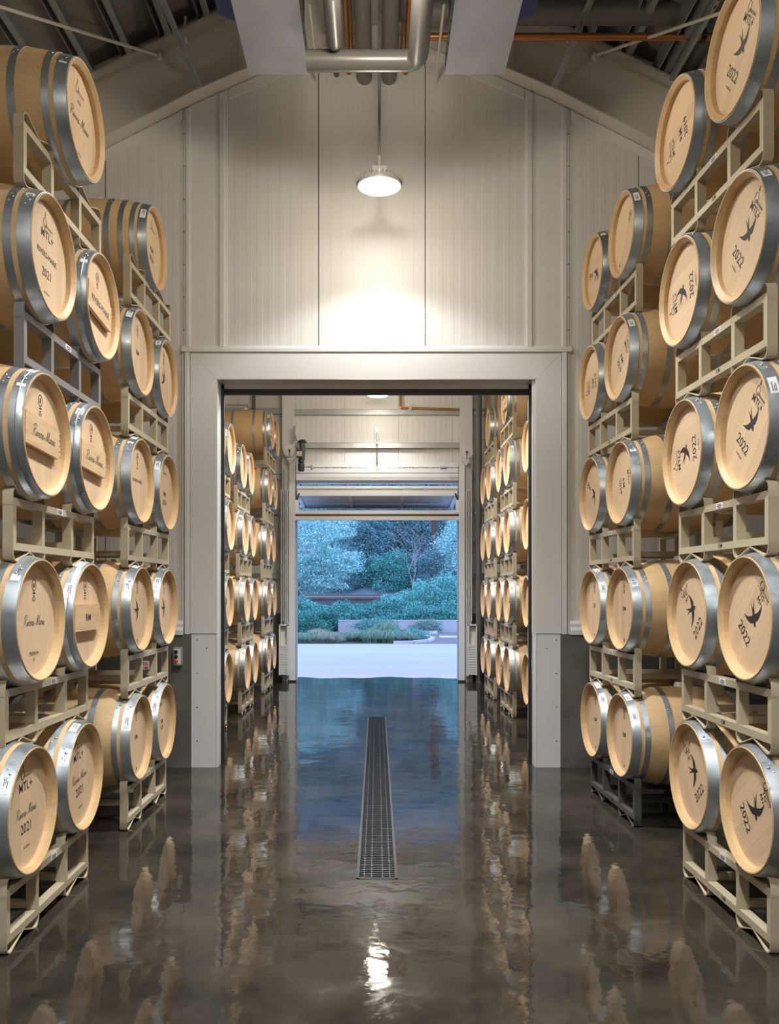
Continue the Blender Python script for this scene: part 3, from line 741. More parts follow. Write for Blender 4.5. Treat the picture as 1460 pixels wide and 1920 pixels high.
m = MB(); m.tube([(-.026, .165, 0), (-.026, .19, 0)], .009, 8); PEG = m.mesh('peg', 'pine_board', 40)
def board_print(kind):
    m = MB()
    v, f = (script_geo(.055) if kind == 'script' else text_geo(kind, .05 if len(kind) > 3 else .06))
    m.add([(-.0128, a - .03, b - .012) for a, b in v], f); return m.mesh('board_print', 'print_ink')
BPR = {k: board_print(k) for k in ('script', 'RM', 'RIVERS-MARIE')}

def barrel(label, x, y, z, rz, el, rot=0.0, fine=True, board=None, split=False, extra=False, stick=1, side=-1, group=None, tape=False, brot=0.0):
    t = thing('wine_barrel', label, 'barrel', (x, y, z), rz, group)
    rr = random.Random(hash((round(x, 3), round(y, 3), round(z, 3))) & 0xffff)
    if fine:
        a0 = rr.random() * .2
        for k in range(NS): obj('stave', STAVE, t, None, (a0 + 2 * PI * k / NS, 0, 0))
        for k in range(NB): obj('head_board', BOARDS[k], t, None, (rot, 0, 0))
    else:
        obj('stave_body', BODY, t); obj('head', HEAD, t, None, (rot, 0, 0))
    obj('back_head', HEADB, t)
    hs = [(.004, .064), (.088, .124), (.250, .288)]
    if extra: hs = [(.004, .064), (.086, .120), (.165, .200), (.262, .298)]
    for i, (a, b) in enumerate(hs):
        seam = side * (.5 + rr.random() * .5) + (PI if rr.random() < .25 else 0)
        if split and i == 0:
            obj('hoop', hoop(a, b, ridge=True), t, None, (-seam, 0, 0))
        else:
            obj('hoop', hoop(a, b), t, None, (-seam, 0, 0))
        obj('hoop', hoop(BL - b, BL - a, rivets=0), t, None, (rr.random() * 6, 0, 0))
    if el: obj('head_print', pmesh(el), t, None, (rot, 0, 0))
    obj('bung', BUNG, t, (-BL / 2, 0, 0))
    if board:
        p = obj('name_board', PLATE, t, None, (brot, 0, 0))
        obj('board_print', BPR[board], p)
        for k in range(5):
            obj('peg', PEG, p, (0, 0, -.068 + .029 * k))
    for k in range(stick):
        ang = (.75 + rr.random() * .35) if k == 0 else .18 + rr.random() * .2
        s_ = obj('paper_label', STICK, t, None, (-side * ang if False else side * -ang, 0, 0))
        obj('label_print', STICKT, s_)
    if tape: obj('red_tape', TAPE, t, None, (side * -.62, 0, 0))
    return t

# ------------------------------------------------------------------ two-barrel racks
TB = .036; TX = .050; RD = .64
def strap(yc, foot):
    m = MB(); q = .187
    P = [(-q, .27), (-q, .322), (-q + .012, .343), (-q + .034, .353), (-q + .055, .350), (0, .304)]
    P = P + [(-a, b) for a, b in reversed(P[:-1])]
    if foot: P = [(a, .354 - b) for a, b in P]
    th = .0055; v = []; f = []
    for i, (a, b) in enumerate(P):
        a1, b1 = P[max(i - 1, 0)]; a2, b2 = P[min(i + 1, len(P) - 1)]
        L = math.hypot(a2 - a1, b2 - b1); nx, nz = -(b2 - b1) / L * th / 2, (a2 - a1) / L * th / 2
        for (sx_, sn) in ((0.0006, 1), (-TX, 1), (-TX, -1), (0.0006, -1)): v.append((sx_, yc + a + nx * sn, b + nz * sn))
    for i in range(len(P) - 1):
        for k in range(4): f.append((i * 4 + k, i * 4 + (k + 1) % 4, i * 4 + 4 + (k + 1) % 4, i * 4 + 4 + k))
    f += [(0, 1, 2, 3), tuple(len(v) - 4 + k for k in (3, 2, 1, 0))]
    m.add(v, f); return m
RM_ = {}
def rack_meshes(mt):
    if mt in RM_: return RM_[mt]
    d = {}
    m = MB(); m.box(-TX, 0, -.56, .56, 0, TB); d['rail'] = m.mesh('rail', mt)
    m = MB(); m.box(-TX, 0, -TB / 2, TB / 2, 0, .176); d['post'] = m.mesh('post', mt)
    m = MB(); m.box(-RD + TX, -TX, -TB / 2, TB / 2, 0, TB); d['cross_tube'] = m.mesh('cross_tube', mt)
    d['cradle'] = [strap(s * .371, False).mesh('cradle_strap', mt, 30) for s in (-1, 1)]
    d['foot'] = [strap(s * .371, True).mesh('foot_strap', mt, 30) for s in (-1, 1)]
    RM_[mt] = d; return d
m = MB(); m.box(0, .0012, -.04, .04, 0, .03); RSTICK = m.mesh('rail_label', 'sticker_white')
m = MB()
for (y0, y1, z) in ((-.025, .025, .021), (-.03, .03, .013), (-.02, .02, .006)): m.box(.0013, .0017, y0, y1, z - .002, z + .002)
RSTICKT = m.mesh('label_print', 'print_ink')
v_, f_ = text_geo('RM', .034)
m = MB(); m.add([(.0008, a, b) for a, b in v_], f_); RMTXT = m.mesh('rail_mark', 'print_ink')
def rack(label, x, y, z, rz, mt='rack_beige', group=None, mark=False):
    t = thing('barrel_rack', label, 'rack', (x, y, z), rz, group); d = rack_meshes(mt)
    for fx in (0, -RD + TX):
        obj('rail', d['rail'], t, (fx, 0, .052)); top = obj('rail', d['rail'], t, (fx, 0, .264))
        for py in (-.541, -.202, .202, .541): obj('post', d['post'], t, (fx, py, .088))
        for k in (0, 1):
            obj('cradle_strap', d['cradle'][k], t, (fx, 0, 0)); obj('foot_strap', d['foot'][k], t, (fx, 0, 0))
        if fx == 0:
            s_ = obj('rail_label', RSTICK, t, (0, .02, .268)); obj('label_print', RSTICKT, s_)
            if mark: obj('rail_mark', RMTXT, t, (0, .03, .071))
    for py in (-.202, .202): obj('cross_tube', d['cross_tube'], t, (0, py, .095))
    return t

ORD = ['ground', 'second', 'third', 'fourth', 'top fifth']
def stack(side, Y0, where, levels, pitch=.918, fine=True):
    """levels: list of dicts a0 (rack plane, near end), a1 (far end), dy, mat, n / f = slot content"""
    sw = 'left' if side < 0 else 'right'
    for i, L in enumerate(levels):
        a0, a1 = L['a0'], L['a1']; y0 = Y0 + L.get('dy', 0); z = i * pitch
        yaw = math.atan2(a1 - a0, 1.12); rz = yaw if side < 0 else PI - yaw
        col_ = {'rack_beige': 'beige', 'rack_grey': 'grey', 'rack_charcoal': 'charcoal'}[L.get('mat', 'rack_beige')]
        rack('%s steel two-barrel rack on the %s level of the %s' % (col_, ORD[i], where), side * (a0 + a1) / 2, y0 + .56, z, rz, L.get('mat', 'rack_beige'), 'steel barrel racks', mark=side > 0)
        for key, off in (('n', .189), ('f', .931), ('m', .56)):
            S = L.get(key)
            if not S: continue
            S = dict(S); pr = S.pop('pr', .055); desc = S.pop('desc', 'oak barrel')
            a = a0 + (a1 - a0) * off / 1.12 - pr
            lab = '%s, %s level, %s slot, %s' % (desc, ORD[i], {'n': 'nearer', 'f': 'farther', 'm': 'middle'}[key], where)
            barrel(lab, side * a, y0 + off, z + (.624 if key != 'm' else .60), rz, S.pop('el', DFAR), fine=fine, side=side, group='oak barrels on the steel racks', **S)
R = math.radians
W1 = 'left front stack'; W2 = 'left stack beside doorway'; W3 = 'right front stack'; W4 = 'right stack beside doorway'
stack(-1, 3.90, W1, [
    dict(a0=1.690, a1=1.696, n=dict(el=D21, desc='oak barrel stamped 2021', rot=R(2)), f=dict(el=D21, desc='oak barrel stamped 2021', rot=R(6), stick=2)),
    dict(a0=1.740, a1=1.730, dy=.10, n=dict(el=DPREM, desc='oak barrel stamped PREMIUM', rot=R(0), pr=.10), f=dict(el=DBOARD, desc='oak barrel with nailed board', board='RM', split=True, stick=2, pr=.09)),
    dict(a0=1.704, a1=1.695, dy=.10, n=dict(el=DBOARD, desc='oak barrel with pale board', board='script', split=True, stick=2, pr=.095, brot=R(-3)), f=dict(el=DBOARD, desc='oak barrel with pale board', board='script', split=True, pr=.09, brot=R(-3))),
    dict(a0=1.690, a1=1.684, dy=.19, mat='rack_grey', n=dict(el=D21B, desc='oak barrel stamped 2021', rot=R(-2), pr=.08), f=dict(el=DBOARD, desc='oak barrel with tilted board', board='RIVERS-MARIE', split=True, brot=R(-6), pr=.085)),
    dict(a0=1.688, a1=1.678, dy=.18, m=dict(el=DTOP, desc='lone oak barrel', pr=.11)),
], pitch=.906)
stack(-1, 5.93, W2, [
    dict(a0=1.735, a1=1.738, n=dict(el=DRM, desc='oak barrel stamped RM'), f=dict(el=DMTL, desc='oak barrel stamped MTL', rot=R(5))),
    dict(a0=1.730, a1=1.722, n=dict(el=DBIRD, desc='oak barrel with swallow', stick=2), f=dict(el=DBIRD, desc='oak barrel with swallow')),
    dict(a0=1.730, a1=1.715, n=dict(el=DRMR, desc='oak barrel with crest', stick=2), f=dict(el=DRM20, desc='oak barrel stamped 2020')),
    dict(a0=1.727, a1=1.722, n=dict(el=DRM, desc='oak barrel stamped RM'), f=dict(el=DBIRD2, desc='oak barrel with swallow')),
    dict(a0=1.712, a1=1.702, m=dict(el=DRM20, desc='lone oak barrel', pr=.04, extra=True, rot=R(-8))),
])
B22 = 'oak barrel with swallow and 2022'
stack(1, 3.91, W3, [
    dict(a0=1.804, a1=1.804, n=dict(el=DTG, desc=B22, rot=R(-53), pr=.04, stick=0), f=dict(el=DTG, desc=B22, rot=R(41), pr=.045, stick=0)),
    dict(a0=1.803, a1=1.793, dy=-.01, n=dict(el=DTG, desc=B22, rot=R(-46), pr=.05, stick=0), f=dict(el=DTG, desc=B22, rot=R(45), pr=.05, stick=0)),
    dict(a0=1.803, a1=1.787, dy=.02, n=dict(el=D22, desc=B22, rot=R(-43), pr=.05), f=dict(el=D22, desc=B22, rot=R(98), pr=.06, stick=0)),
    dict(a0=1.803, a1=1.771, dy=.03, n=dict(el=D22, desc=B22, rot=R(-50), pr=.06), f=dict(el=D22, desc=B22, rot=R(96), pr=.06, stick=0)),
    dict(a0=1.799, a1=1.756, dy=.06, n=dict(el=D22, desc=B22, rot=R(-47), pr=.07), f=dict(el=DRM19, desc='oak barrel stamped 2019', rot=R(100), pr=.06, stick=0)),
])
stack(1, 6.02, W4, [
    dict(a0=1.818, a1=1.788, mat='rack_charcoal', n=dict(el=DRM, desc='oak barrel stamped RM', stick=2), f=dict(el=DRM, desc='oak barrel stamped RM', stick=2)),
    dict(a0=1.820, a1=1.779, n=dict(el=DRM, desc='oak barrel stamped RM'), f=dict(el=DS3, desc='oak barrel stamped S3', stick=2)),
    dict(a0=1.820, a1=1.781, dy=.02, n=dict(el=DRM19, desc='oak barrel stamped 2019', rot=R(-75)), f=dict(el=DBIRD2, desc='oak barrel with swallow', rot=R(60), stick=0)),
    dict(a0=1.818, a1=1.783, dy=.06, n=dict(el=DRM19, desc='oak barrel stamped 2019', rot=R(-60), stick=2), f=dict(el=DRM19, desc='oak barrel stamped 2019', rot=R(95), stick=0)),
    dict(a0=1.855, a1=1.818, dy=.08, n=dict(el=DLOGO, desc='oak barrel with plain head', rot=R(-40), stick=2), f=dict(el=DBIRD2, desc='oak barrel with swallow', rot=R(80), stick=1)),
])
FA = dict(el=DFAR, desc='oak barrel with small stamp'); FB = dict(el=DBIRD2, desc='oak barrel with swallow', rot=R(-20))
FP = dict(el=None, desc='oak barrel with nailed board', board='RM', split=True)
W5 = 'first left stack beyond doorway'; W6 = 'middle left stack beyond doorway'; W7 = 'last left stack beyond doorway'
W8 = 'first right stack beyond doorway'; W9 = 'middle right stack beyond doorway'; W10 = 'last right stack beyond doorway'
def L_(a, n, f, dy=0): return dict(a0=a, a1=a, n=n, f=f, dy=dy)
stack(-1, 9.34, W5, [L_(1.833, FA, FB), L_(1.82, FA, FB), L_(1.805, FA, FA), L_(1.795, FA, FA)], fine=False)
stack(-1, 11.51, W6, [L_(1.82, FA, FA), L_(1.825, FA, FA), L_(1.85, FA, FA), L_(1.875, FA, FA)], fine=False)
FPo = dict(FP, pr=.065)
stack(-1, 13.85, W7, [L_(1.822, FP, FP), L_(1.82, FP, FP), L_(1.835, FA, FA), L_(1.805, dict(FA, tape=True, desc='oak barrel with red tape'), FP), L_(1.78, FPo, FPo)], fine=False)
stack(1, 9.17, W8, [L_(1.82, FA, FB), L_(1.82, FA, FB), L_(1.82, FA, FA), L_(1.82, FA, FB), L_(1.82, FA, FA)], fine=False)
stack(1, 11.20, W9, [L_(1.786, FB, FB), L_(1.786, FB, FA), L_(1.786, FB, FB), L_(1.786, FB, FB), dict(a0=1.786, a1=1.786, m=dict(FP, pr=.03))], fine=False)
stack(1, 13.05, W10, [L_(1.79, FA, FA), L_(1.79, FA, FA), L_(1.79, FA, FA), L_(1.79, FA, FA), dict(a0=1.79, a1=1.79, m=dict(FA, pr=.02))], fine=False)

# ------------------------------------------------------------------ end wall with the outer door
EX0, EX1, EZ = -1.535, 1.560, 3.70
m = MB(); m.box(-HALF, EX0, YE + .02, YE + .18, 0, EZ).box(EX1, HALF, YE + .02, YE + .18, 0, EZ)
m.prism([(-HALF, EZ), (HALF, EZ), (HALF, zt(HALF)), (0, zt(0)), (-HALF, zt(HALF))], YE + .02, YE + .18, lambda p: (p[0], p[2], p[1]))
wall_end = struct(m.build('wall_end', 'wall_paint'), 'ribbed metal end wall around the outer door')
for a, bb, zb in ((-3.6, -2.6, 1.27), (-2.6, EX0, 1.27), (EX0, -.6, EZ + .02), (-.6, .41, EZ + .02), (.41, 1.42, EZ + .02), (1.42, EX1, EZ + .02), (EX1, 2.43, 1.27), (2.43, 3.45, 1.27)):
    ribbed_panel(a, bb, zb, lambda x: roof_z(x) + .1, YE, 'wall_panel', 'wall_paint', wall_end, d=.003, n=max(3, int(round((bb - a) / .0533)) // 2 * 2 + 1))
for a, bb in ((-HALF, EX0 - .03), (EX1 + .03, HALF)):
    m = MB(); m.box(a, bb, YE - .04, YE + .02, 0, 1.25); m.build('stem_wall', 'concrete_dark', wall_end)
# steel columns, girts
for k, (p0, p1, nm) in enumerate(((529, 551, 'left'), (863, 885.5, 'right'))):
    m = MB(); x0, x1 = PX(p0, 15.78), PX(p1, 15.78)
    m.box(x0, x1, 15.78, 15.79, .0, 7.0).box((x0 + x1) / 2 - .005, (x0 + x1) / 2 + .005, 15.79, 16.0, 0, 7.0).box(x0, x1, 15.99, 16.0, 0, 7.0).box(x0, x0 + .004, 15.79, 15.99, 0, 7).box(x1 - .004, x1, 15.79, 15.99, 0, 7)
    tag(m.build('steel_column', 'trim_paint'), 'pale steel column on the %s side of the outer door' % nm, 'column', 'columns beside the outer door')
def girt(xa, xb, y, z, lab):
    m = MB(); m.box(xa, xb, y, y + .004, z - .02, z + .08).box(xa, xb, y, y + .07, z + .076, z + .08).box(xa, xb, y - .012, y, z - .02, z - .016)
    tag(m.build('wall_girt', 'galvanized_strut'), lab, 'girt', 'galvanised wall girts')
cl0, cl1 = PX(551, 15.78) + .005, PX(863, 15.78) - .005
girt(cl0, cl1, 15.93, 4.98, 'galvanised girt high across the end wall under the far lamp')
girt(cl0, cl1, 15.93, 4.36, 'galvanised girt across the end wall just above the door motor')
for s, xa, xb, nm in ((-1, -HALF, PX(529, 15.78) - .01, 'left'), (1, PX(885.5, 15.78) + .01, HALF, 'right')):
    for q, z in enumerate((5.0, 3.78, 3.12, 2.52, 1.92)):
        girt(xa, xb, 15.93, z, 'galvanised girt outside the %s column, %s from the top' % (nm, ['first', 'second', 'third', 'fourth', 'fifth'][q]))

# counterweighted folding door, drawn up
YD = 15.9
dk = F / YD
door = thing('folding_door', 'raised pale metal folding door across the outer doorway', 'door')
def dbar(p0, p1, ya, yb, y0, y1, name, mt='trim_paint'):
    m = MB(); m.box(PX(p0, YD), PX(p1, YD), y0, y1, PZ(yb, YD), PZ(ya, YD)); return m.build(name, mt, door)
dbar(555, 859, 867, 886, 15.93, 15.99, 'header_panel'); dbar(555, 859, 888, 896, 15.88, 15.99, 'header_rail'); dbar(555, 859, 896.5, 900.5, 15.86, 15.99, 'header_lip', 'rafter_paint')
dbar(556, 858, 911, 916, 15.9, 15.96, 'upper_rail'); dbar(555, 859, 916.5, 919, 15.92, 15.96, 'upper_seal', 'rafter_paint')
dbar(557, 857, 919.5, 929.5, 15.9, 15.97, 'upper_leaf_rail')
dbar(552, 862, 957, 964, 15.88, 15.97, 'lower_leaf_rail'); dbar(551, 862, 964.2, 967.8, 15.9, 15.99, 'weather_strip', 'steel_dark'); dbar(552, 862, 968, 975, 15.87, 15.98, 'bottom_rail', 'rafter_paint')
# the two leaves fold outwards
def leaf(z0, z1, y1, nm):
    xa, xb = -1.50, 1.52
    ys0, ys1 = 15.98, y1
    for (p, q) in ((xa, xa + .07), (xb - .07, xb), (-.53, -.48), (.47, .52)):
        m = MB(); m.add([(p, ys0, z0), (q, ys0, z0), (q, ys1, z1), (p, ys1, z1), (p, ys0, z0 + .05), (q, ys0, z0 + .05), (q, ys1, z1 + .05), (p, ys1, z1 + .05)],
                        [(0, 3, 2, 1), (4, 5, 6, 7), (0, 1, 5, 4), (1, 2, 6, 5), (2, 3, 7, 6), (3, 0, 4, 7)]); m.build('mullion', 'trim_paint', door)
    m = MB(); m.box(xa, xb, ys1, ys1 + .07, z1 - .01, z1 + .06); m.build('leaf_edge', 'frame_blue', door)
    for (p, q) in ((xa + .07, -.53), (-.48, .47), (.52, xb - .07)):
        m = MB(); m.add([(p, ys0, z0 + .03), (q, ys0, z0 + .03), (q, ys1, z1 + .03), (p, ys1, z1 + .03), (p, ys0, z0 + .04), (q, ys0, z0 + .04), (q, ys1, z1 + .04), (p, ys1, z1 + .04)],
                        [(0, 3, 2, 1), (4, 5, 6, 7), (0, 1, 5, 4), (1, 2, 6, 5), (2, 3, 7, 6), (3, 0, 4, 7)]); m.build('leaf_pane', 'glass_pane', door)
leaf(3.46, 3.34, 17.15, 'upper'); leaf(3.05, 3.24, 17.15, 'lower')
for s, px_ in ((-1, 556), (1, 858)):
    m = MB(); m.bar((PX(px_, YD), 15.9, PZ(938, YD)), (PX(px_ - s * 5, YD), 15.9, PZ(925, YD)), .03, .03); m.build('hinge_arm', 'steel_dark', door)
    m = MB(); m.box(PX(px_, YD) - .04, PX(px_, YD) + .04, 15.86, 15.92, PZ(962, YD), PZ(938, YD)); m.build('hinge_plate', 'trim_paint', door)
# guide tracks
for k, (a, bb, nm) in enumerate(((541.5, 552.5, 'left'), (861, 871, 'right'))):
    s = -1 if k == 0 else 1
    t = thing('door_track', 'upright pale guide track on the %s side of the outer door' % nm, 'door track', (0, 0, 0), 0, 'outer door guide tracks')
    m = MB(); m.box(PX(a, 15.7), PX(bb, 15.7), 15.70, 15.78, 0, PZ(862, 15.7)); m.build('track_post', 'trim_paint', t)
    q0, q1 = (527, 541) if s < 0 else (873, 886)
    for j in range(4):
        c0 = q0 + (q1 - q0) * j / 4; m = MB(); m.box(PX(c0, 15.7), PX(c0 + 1.6, 15.7), 15.66, 15.78, .1, PZ(918, 15.7)); m.build('guide_channel', 'trim_paint', t)
    m = MB(); m.box(PX(q0, 15.7), PX(q1, 15.7), 15.765, 15.779, .1, PZ(918, 15.7)); m.build('guide_back', 'rafter_paint', t)
    m = MB(); m.box(PX(a, 15.7) - .02, PX(bb, 15.7) + .02, 15.68, 15.78, 0, .03); m.build('floor_plate', 'steel_dark', t)
    m = MB(); xo = EX0 if s < 0 else EX1; m.box(min(xo, xo - s * .035), max(xo, xo - s * .035), YE, YE + .2, 0, EZ); m.build('outer_jamb', 'frame_blue', t)
    cxp = 532 if s < 0 else 885
    w_ = thing('counterweight', 'pale counterweight box with stacked plates on the %s of the outer door' % nm, 'counterweight', (PX(cxp, 15.55), 15.55, .14), 0, 'outer door counterweights')
    for xx in (-.085, .06):
        m = MB(); m.box(xx, xx + .025, -.06, .06, 0, .92); m.build('side_rail', 'trim_paint', w_)
    m = MB(); m.box(-.085, .085, -.06, .06, .9, .925); m.build('top_bar', 'trim_paint', w_)
    m = MB(); m.box(-.06, .06, .04, .055, 0, .9); m.build('back_plate', 'rafter_paint', w_)
    for j in range(12):
        m = MB(); m.box(-.058, .058, -.05, .038, .01 + j * .046, .05 + j * .046); m.build('weight_plate', 'trim_paint', w_)
    m = MB(); m.tube([(0, 0, .925), (0, 0, 3.75)], .005, 6); m.build('cable', 'steel_dark', w_)
    m = MB(); m.tube([(0, 0, .93), (0, 0, .99)], .014, 8); m.build('shackle', 'steel_dark', w_)
    cxp, cyp, rr_ = (543, 845, .115) if s < 0 else (874.5, 848, .115)
    d_ = thing('cable_drum', 'round pale cable drum at the top of the %s door track' % nm, 'pulley', (PX(cxp, 15.6), 15.6, PZ(cyp, 15.6)), 0, 'round cable drums')
    m = MB(); m.tube([(0, -.02, 0), (0, .0, 0)], rr_, 24); m.build('disc', 'sticker_white', d_, 40)
    m = MB(); m.tube([(0, .0, 0), (0, .06, 0)], rr_ * .8, 20); m.build('hub', 'rafter_paint', d_, 40)
    m = MB(); m.tube([(0, -.04, 0), (0, -.02, 0)], .02, 10); m.build('axle', 'steel_dark', d_)
    m = MB(); m.box(-.006, .006, -.028, -.021, -.11, .03); m.build('cable_end', 'steel_dark', d_)
    m = MB(); m.prism([(-.1 if s > 0 else -.06, -.13), (.06 if s > 0 else .1, -.13), (0, -.24)], -.02, .06, lambda p: (p[0], p[2], p[1])); m.build('bracket', 'trim_paint', d_)
# drive shaft and motor
t = thing('drive_shaft', 'thin steel drive shaft with coupling along the door header', 'shaft')
m = MB(); m.tube([(PX(585, 15.75), 15.75, PZ(877, 15.75)), (PX(860, 15.75), 15.75, PZ(877, 15.75))], .009, 8); m.build('rod', 'steel_bright', t, 40)
m = MB(); m.tube([(PX(826, 15.75), 15.75, PZ(877, 15.75)), (PX(838, 15.75), 15.75, PZ(877, 15.75))], .028, 12); m.build('coupling', 'box_grey', t, 40)
mo = thing('door_motor', 'dark grey gear motor with handwheel on the left door track', 'motor', (PX(564.5, 15.6), 15.6, PZ(887, 15.6)))
m = MB(); m.tube([(0, 0, .03), (0, 0, .05), (0, 0, .17), (0, 0, .18)], [.045, .062, .062, .045], 14); m.build('gearbox', 'motor_grey', mo, 40)
m = MB(); m.tube([(0, 0, .18), (0, 0, .2), (0, 0, .24), (0, 0, .25)], [.03, .055, .055, .03], 14); m.build('flange', 'steel_dark', mo, 40)
m = MB(); m.tube([(.01, 0, .25), (.01, 0, .54)], .062, 16); m.build('motor_body', 'motor_grey', mo, 40)
m = MB(); m.tube([(.02, 0, .56), (.02, 0, .58), (.02, 0, .605), (.02, 0, .615)], [.085, .08, .05, .01], 16); m.build('rain_cap', 'motor_grey', mo, 40)
m = MB(); m.box(-.08, .03, -.1, -.05, .27, .41); m.build('terminal_box', 'motor_grey', mo)
m = MB(); m.box(-.07, .02, -.103, -.1, .30, .38); pl = m.build('name_plate', 'sticker_white', mo)
m = MB(); m.box(-.035, -.017, -.105, -.1031, .345, .37).box(-.06, .01, -.105, -.1031, .32, .33); m.build('plate_mark', 'button_red', pl)
m = MB(); m.tube([(.06, 0, .11), (.17, 0, .11)], .012, 10); m.build('handwheel_shaft', 'steel_bright', mo)
m = MB(); m.tube([(.17, 0, .11), (.175, 0, .11), (.2, 0, .11), (.21, 0, .11)], [.03, .052, .05, .02], 14); m.build('handwheel', 'box_grey', mo, 40)
m = MB(); m.tube([(-.04, -.05, .41), (-.04, -.05, .5), (-.09, -.03, .62), (-.12, 0, .74)], .012, 8); m.build('cable_conduit', 'box_grey', mo, 40)
m = MB(); m.box(-.15, -.11, -.02, .03, .58, .86); m.build('junction_box', 'box_grey', mo)
# chain hoist fitting in the centre
t = thing('door_latch', 'small chrome latch hanging over the door header', 'latch', (PX(706.5, 15.85), 15.85, PZ(830, 15.85)))
m = MB(); m.box(-.02, .02, -.02, .0, -.02, .28); m.build('latch_plate', 'steel_bright', t); m = MB(); m.tube([(0, -.03, .0), (0, -.03, .2)], .012, 8); m.build('latch_bolt', 'steel_bright', t)
m = MB(); m.tube([(.0, -.01, -.1), (.0, -.01, -.4)], .012, 8); m.build('pull_rod', 'steel_bright', t)
# copper line on the end wall, drain pipes right of the door
t = thing('copper_pipe', 'copper pipe along the upper right of the end wall', 'pipe')
m = MB(); m.tube(bend((PX(752, 15.9), 15.9, 5.9), (PX(750, 15.9), 15.9, PZ(765, 15.9)), (cl1, 15.9, PZ(768, 15.9)), .05), .022, 10); m.build('pipe_run', 'copper', t, 40)
m = MB(); m.box(PX(769, 15.88) - .03, PX(769, 15.88) + .03, 15.87, 15.92, PZ(770, 15.9), PZ(762, 15.9)); m.build('pipe_clamp', 'steel_bright', t)
t = thing('drain_pipe', 'tall dark grey drain pipe right of the outer door', 'pipe')
m = MB(); m.tube([(PX(897.5, 15.6), 15.6, 0), (PX(897.5, 15.6), 15.6, 6.5)], .056, 18); m.build('pipe_run', 'pvc_grey', t, 40)
for yy in (775, 962, 1147):
    m = MB(); m.box(PX(889, 15.65), PX(908, 15.65), 15.62, 15.68, PZ(yy + 2, 15.65), PZ(yy - 2, 15.65)); m.build('pipe_strap', 'steel_bright', t)
for j, (pxx, nm) in enumerate(((913.5, 'left'), (930, 'right'))):
    m = MB(); m.tube([(PX(pxx, 15.7), 15.7, .0), (PX(pxx, 15.7), 15.7, 6.4)], .02, 8)
    tag(m.build('copper_pipe', 'copper', None, 40), 'upright copper pipe behind the far right barrels, %s of two' % nm, 'pipe', 'upright copper pipes')
m = MB(); m.tube([(PX(906, 15.5), 15.5, .02), (PX(902, 15.5), 15.45, .1), (PX(900, 15.5), 15.45, .5), (PX(903, 15.5), 15.5, .85), (PX(906, 15.5), 15.5, .5), (PX(906, 15.5), 15.55, .1)], .035, 10)
tag(m.build('rubber_hose', 'seal_black', None, 50), 'black rubber hose hanging by the foot of the grey drain pipe', 'hose')
t = thing('wall_louvre', 'dark louvre vent high on the left of the end wall', 'vent', (PX(438, 15.95), 15.95, 5.04))
m = MB(); m.box(-.26, .26, 0, .04, -.02, .12); m.build('louvre_frame', 'box_grey', t)
for k in range(3):
    m = MB(); m.box(-.24, .24, -.01, .0, 0 + k * .032, .018 + k * .032); m.build('louvre_slat', 'rafter_paint', t)
m = MB(); m.tube([(PX(476, 15.9), 15.9, 4.6), (PX(476, 15.9), 15.9, 6.6)], .03, 10)
tag(m.build('conduit_pipe', 'pvc_grey', None, 40), 'dark upright conduit above the far left barrels', 'conduit')

# ------------------------------------------------------------------ small boxes on the stem wall by the left stack
yb = YW - .035
t = thing('control_station', 'grey three-button control box with red stop button on the concrete', 'control box', (PX(335, yb), yb, PZ(1230, yb)))
m = MB(); m.prism([(-.033, -.085), (.033, -.085), (.04, -.078), (.04, .078), (.033, .085), (-.033, .085), (-.04, .078), (-.04, -.078)], -.05, 0, lambda p: (p[0], p[2], p[1])); m.build('enclosure', 'box_grey', t)
m = MB(); m.box(-.03, .03, -.053, -.0505, -.07, .07); m.build('face_plate', 'sticker_white', t)
for k, mt in enumerate(('button_red', 'valve_black', 'valve_black')):
    m = MB(); m.tube([(-.012, -.052, -.045 + .045 * k), (-.012, -.07, -.045 + .045 * k), (-.012, -.074, -.045 + .045 * k)], [.017, .017, .012], 14); m.build('push_button', mt, t, 40)
t = thing('outlet_box', 'white outlet box with red and yellow stickers on the concrete wall', 'outlet', (PX(273, yb), yb, PZ(1247, yb)))
m = MB(); m.box(-.036, .036, -.04, 0, -.04, .04); m.build('cover', 'sticker_white', t)
m = MB(); m.box(-.03, -.005, -.042, -.0405, .005, .03).box(.0, .03, -.042, -.0405, -.03, -.012); m.build('sticker', 'button_red', t)
m = MB(); m.box(.002, .028, -.042, -.0405, .0, .03).box(-.03, -.008, -.042, -.0405, -.03, -.008); m.build('sticker', 'line_orange', t)

# ------------------------------------------------------------------ outside
m = MB(); m.box(-14, 14, 16.2, 27.0, -.3, -.005); struct(m.build('floor_apron', 'outside_concrete'), 'pale concrete apron outside the outer door')
m = MB(); rw_ = random.Random(3); top = []
for k in range(41):
    x = EX0 + .02 + (EX1 - EX0 - .04) * k / 40; top.append((x, 16.48 + .10 * math.sin(x * 3.1 + .6) + .07 * math.sin(x * 7.3) + rw_.uniform(-.02, .02)))
m.prism([(EX0 + .02, 16.19), (EX1 - .02, 16.19)] + top[::-1], -.02, -.002)
struct(m.build('floor_threshold', 'wet_floor'), 'ragged wet edge of the floor at the outer door')
m = MB(); m.box(-30, 30, 27.0, 44, -.3, -.012); struct(m.build('ground_bed', 'soil'), 'planted ground beyond the apron')
m = MB(); m.prism([(1.15, 27.0), (14, 27.0), (14, 34.3), (1.0, 34.3), (1.6, 31.5), (1.95, 29.5), (1.75, 28.0)], -.02, .002); struct(m.build('ground_asphalt', 'asphalt'), 'grey asphalt parking strip')
m = MB(); pts = [(1.0, 34.2), (1.6, 31.5), (1.95, 29.5), (1.75, 28.2), (1.15, 27.3), (.55, 27.1)]
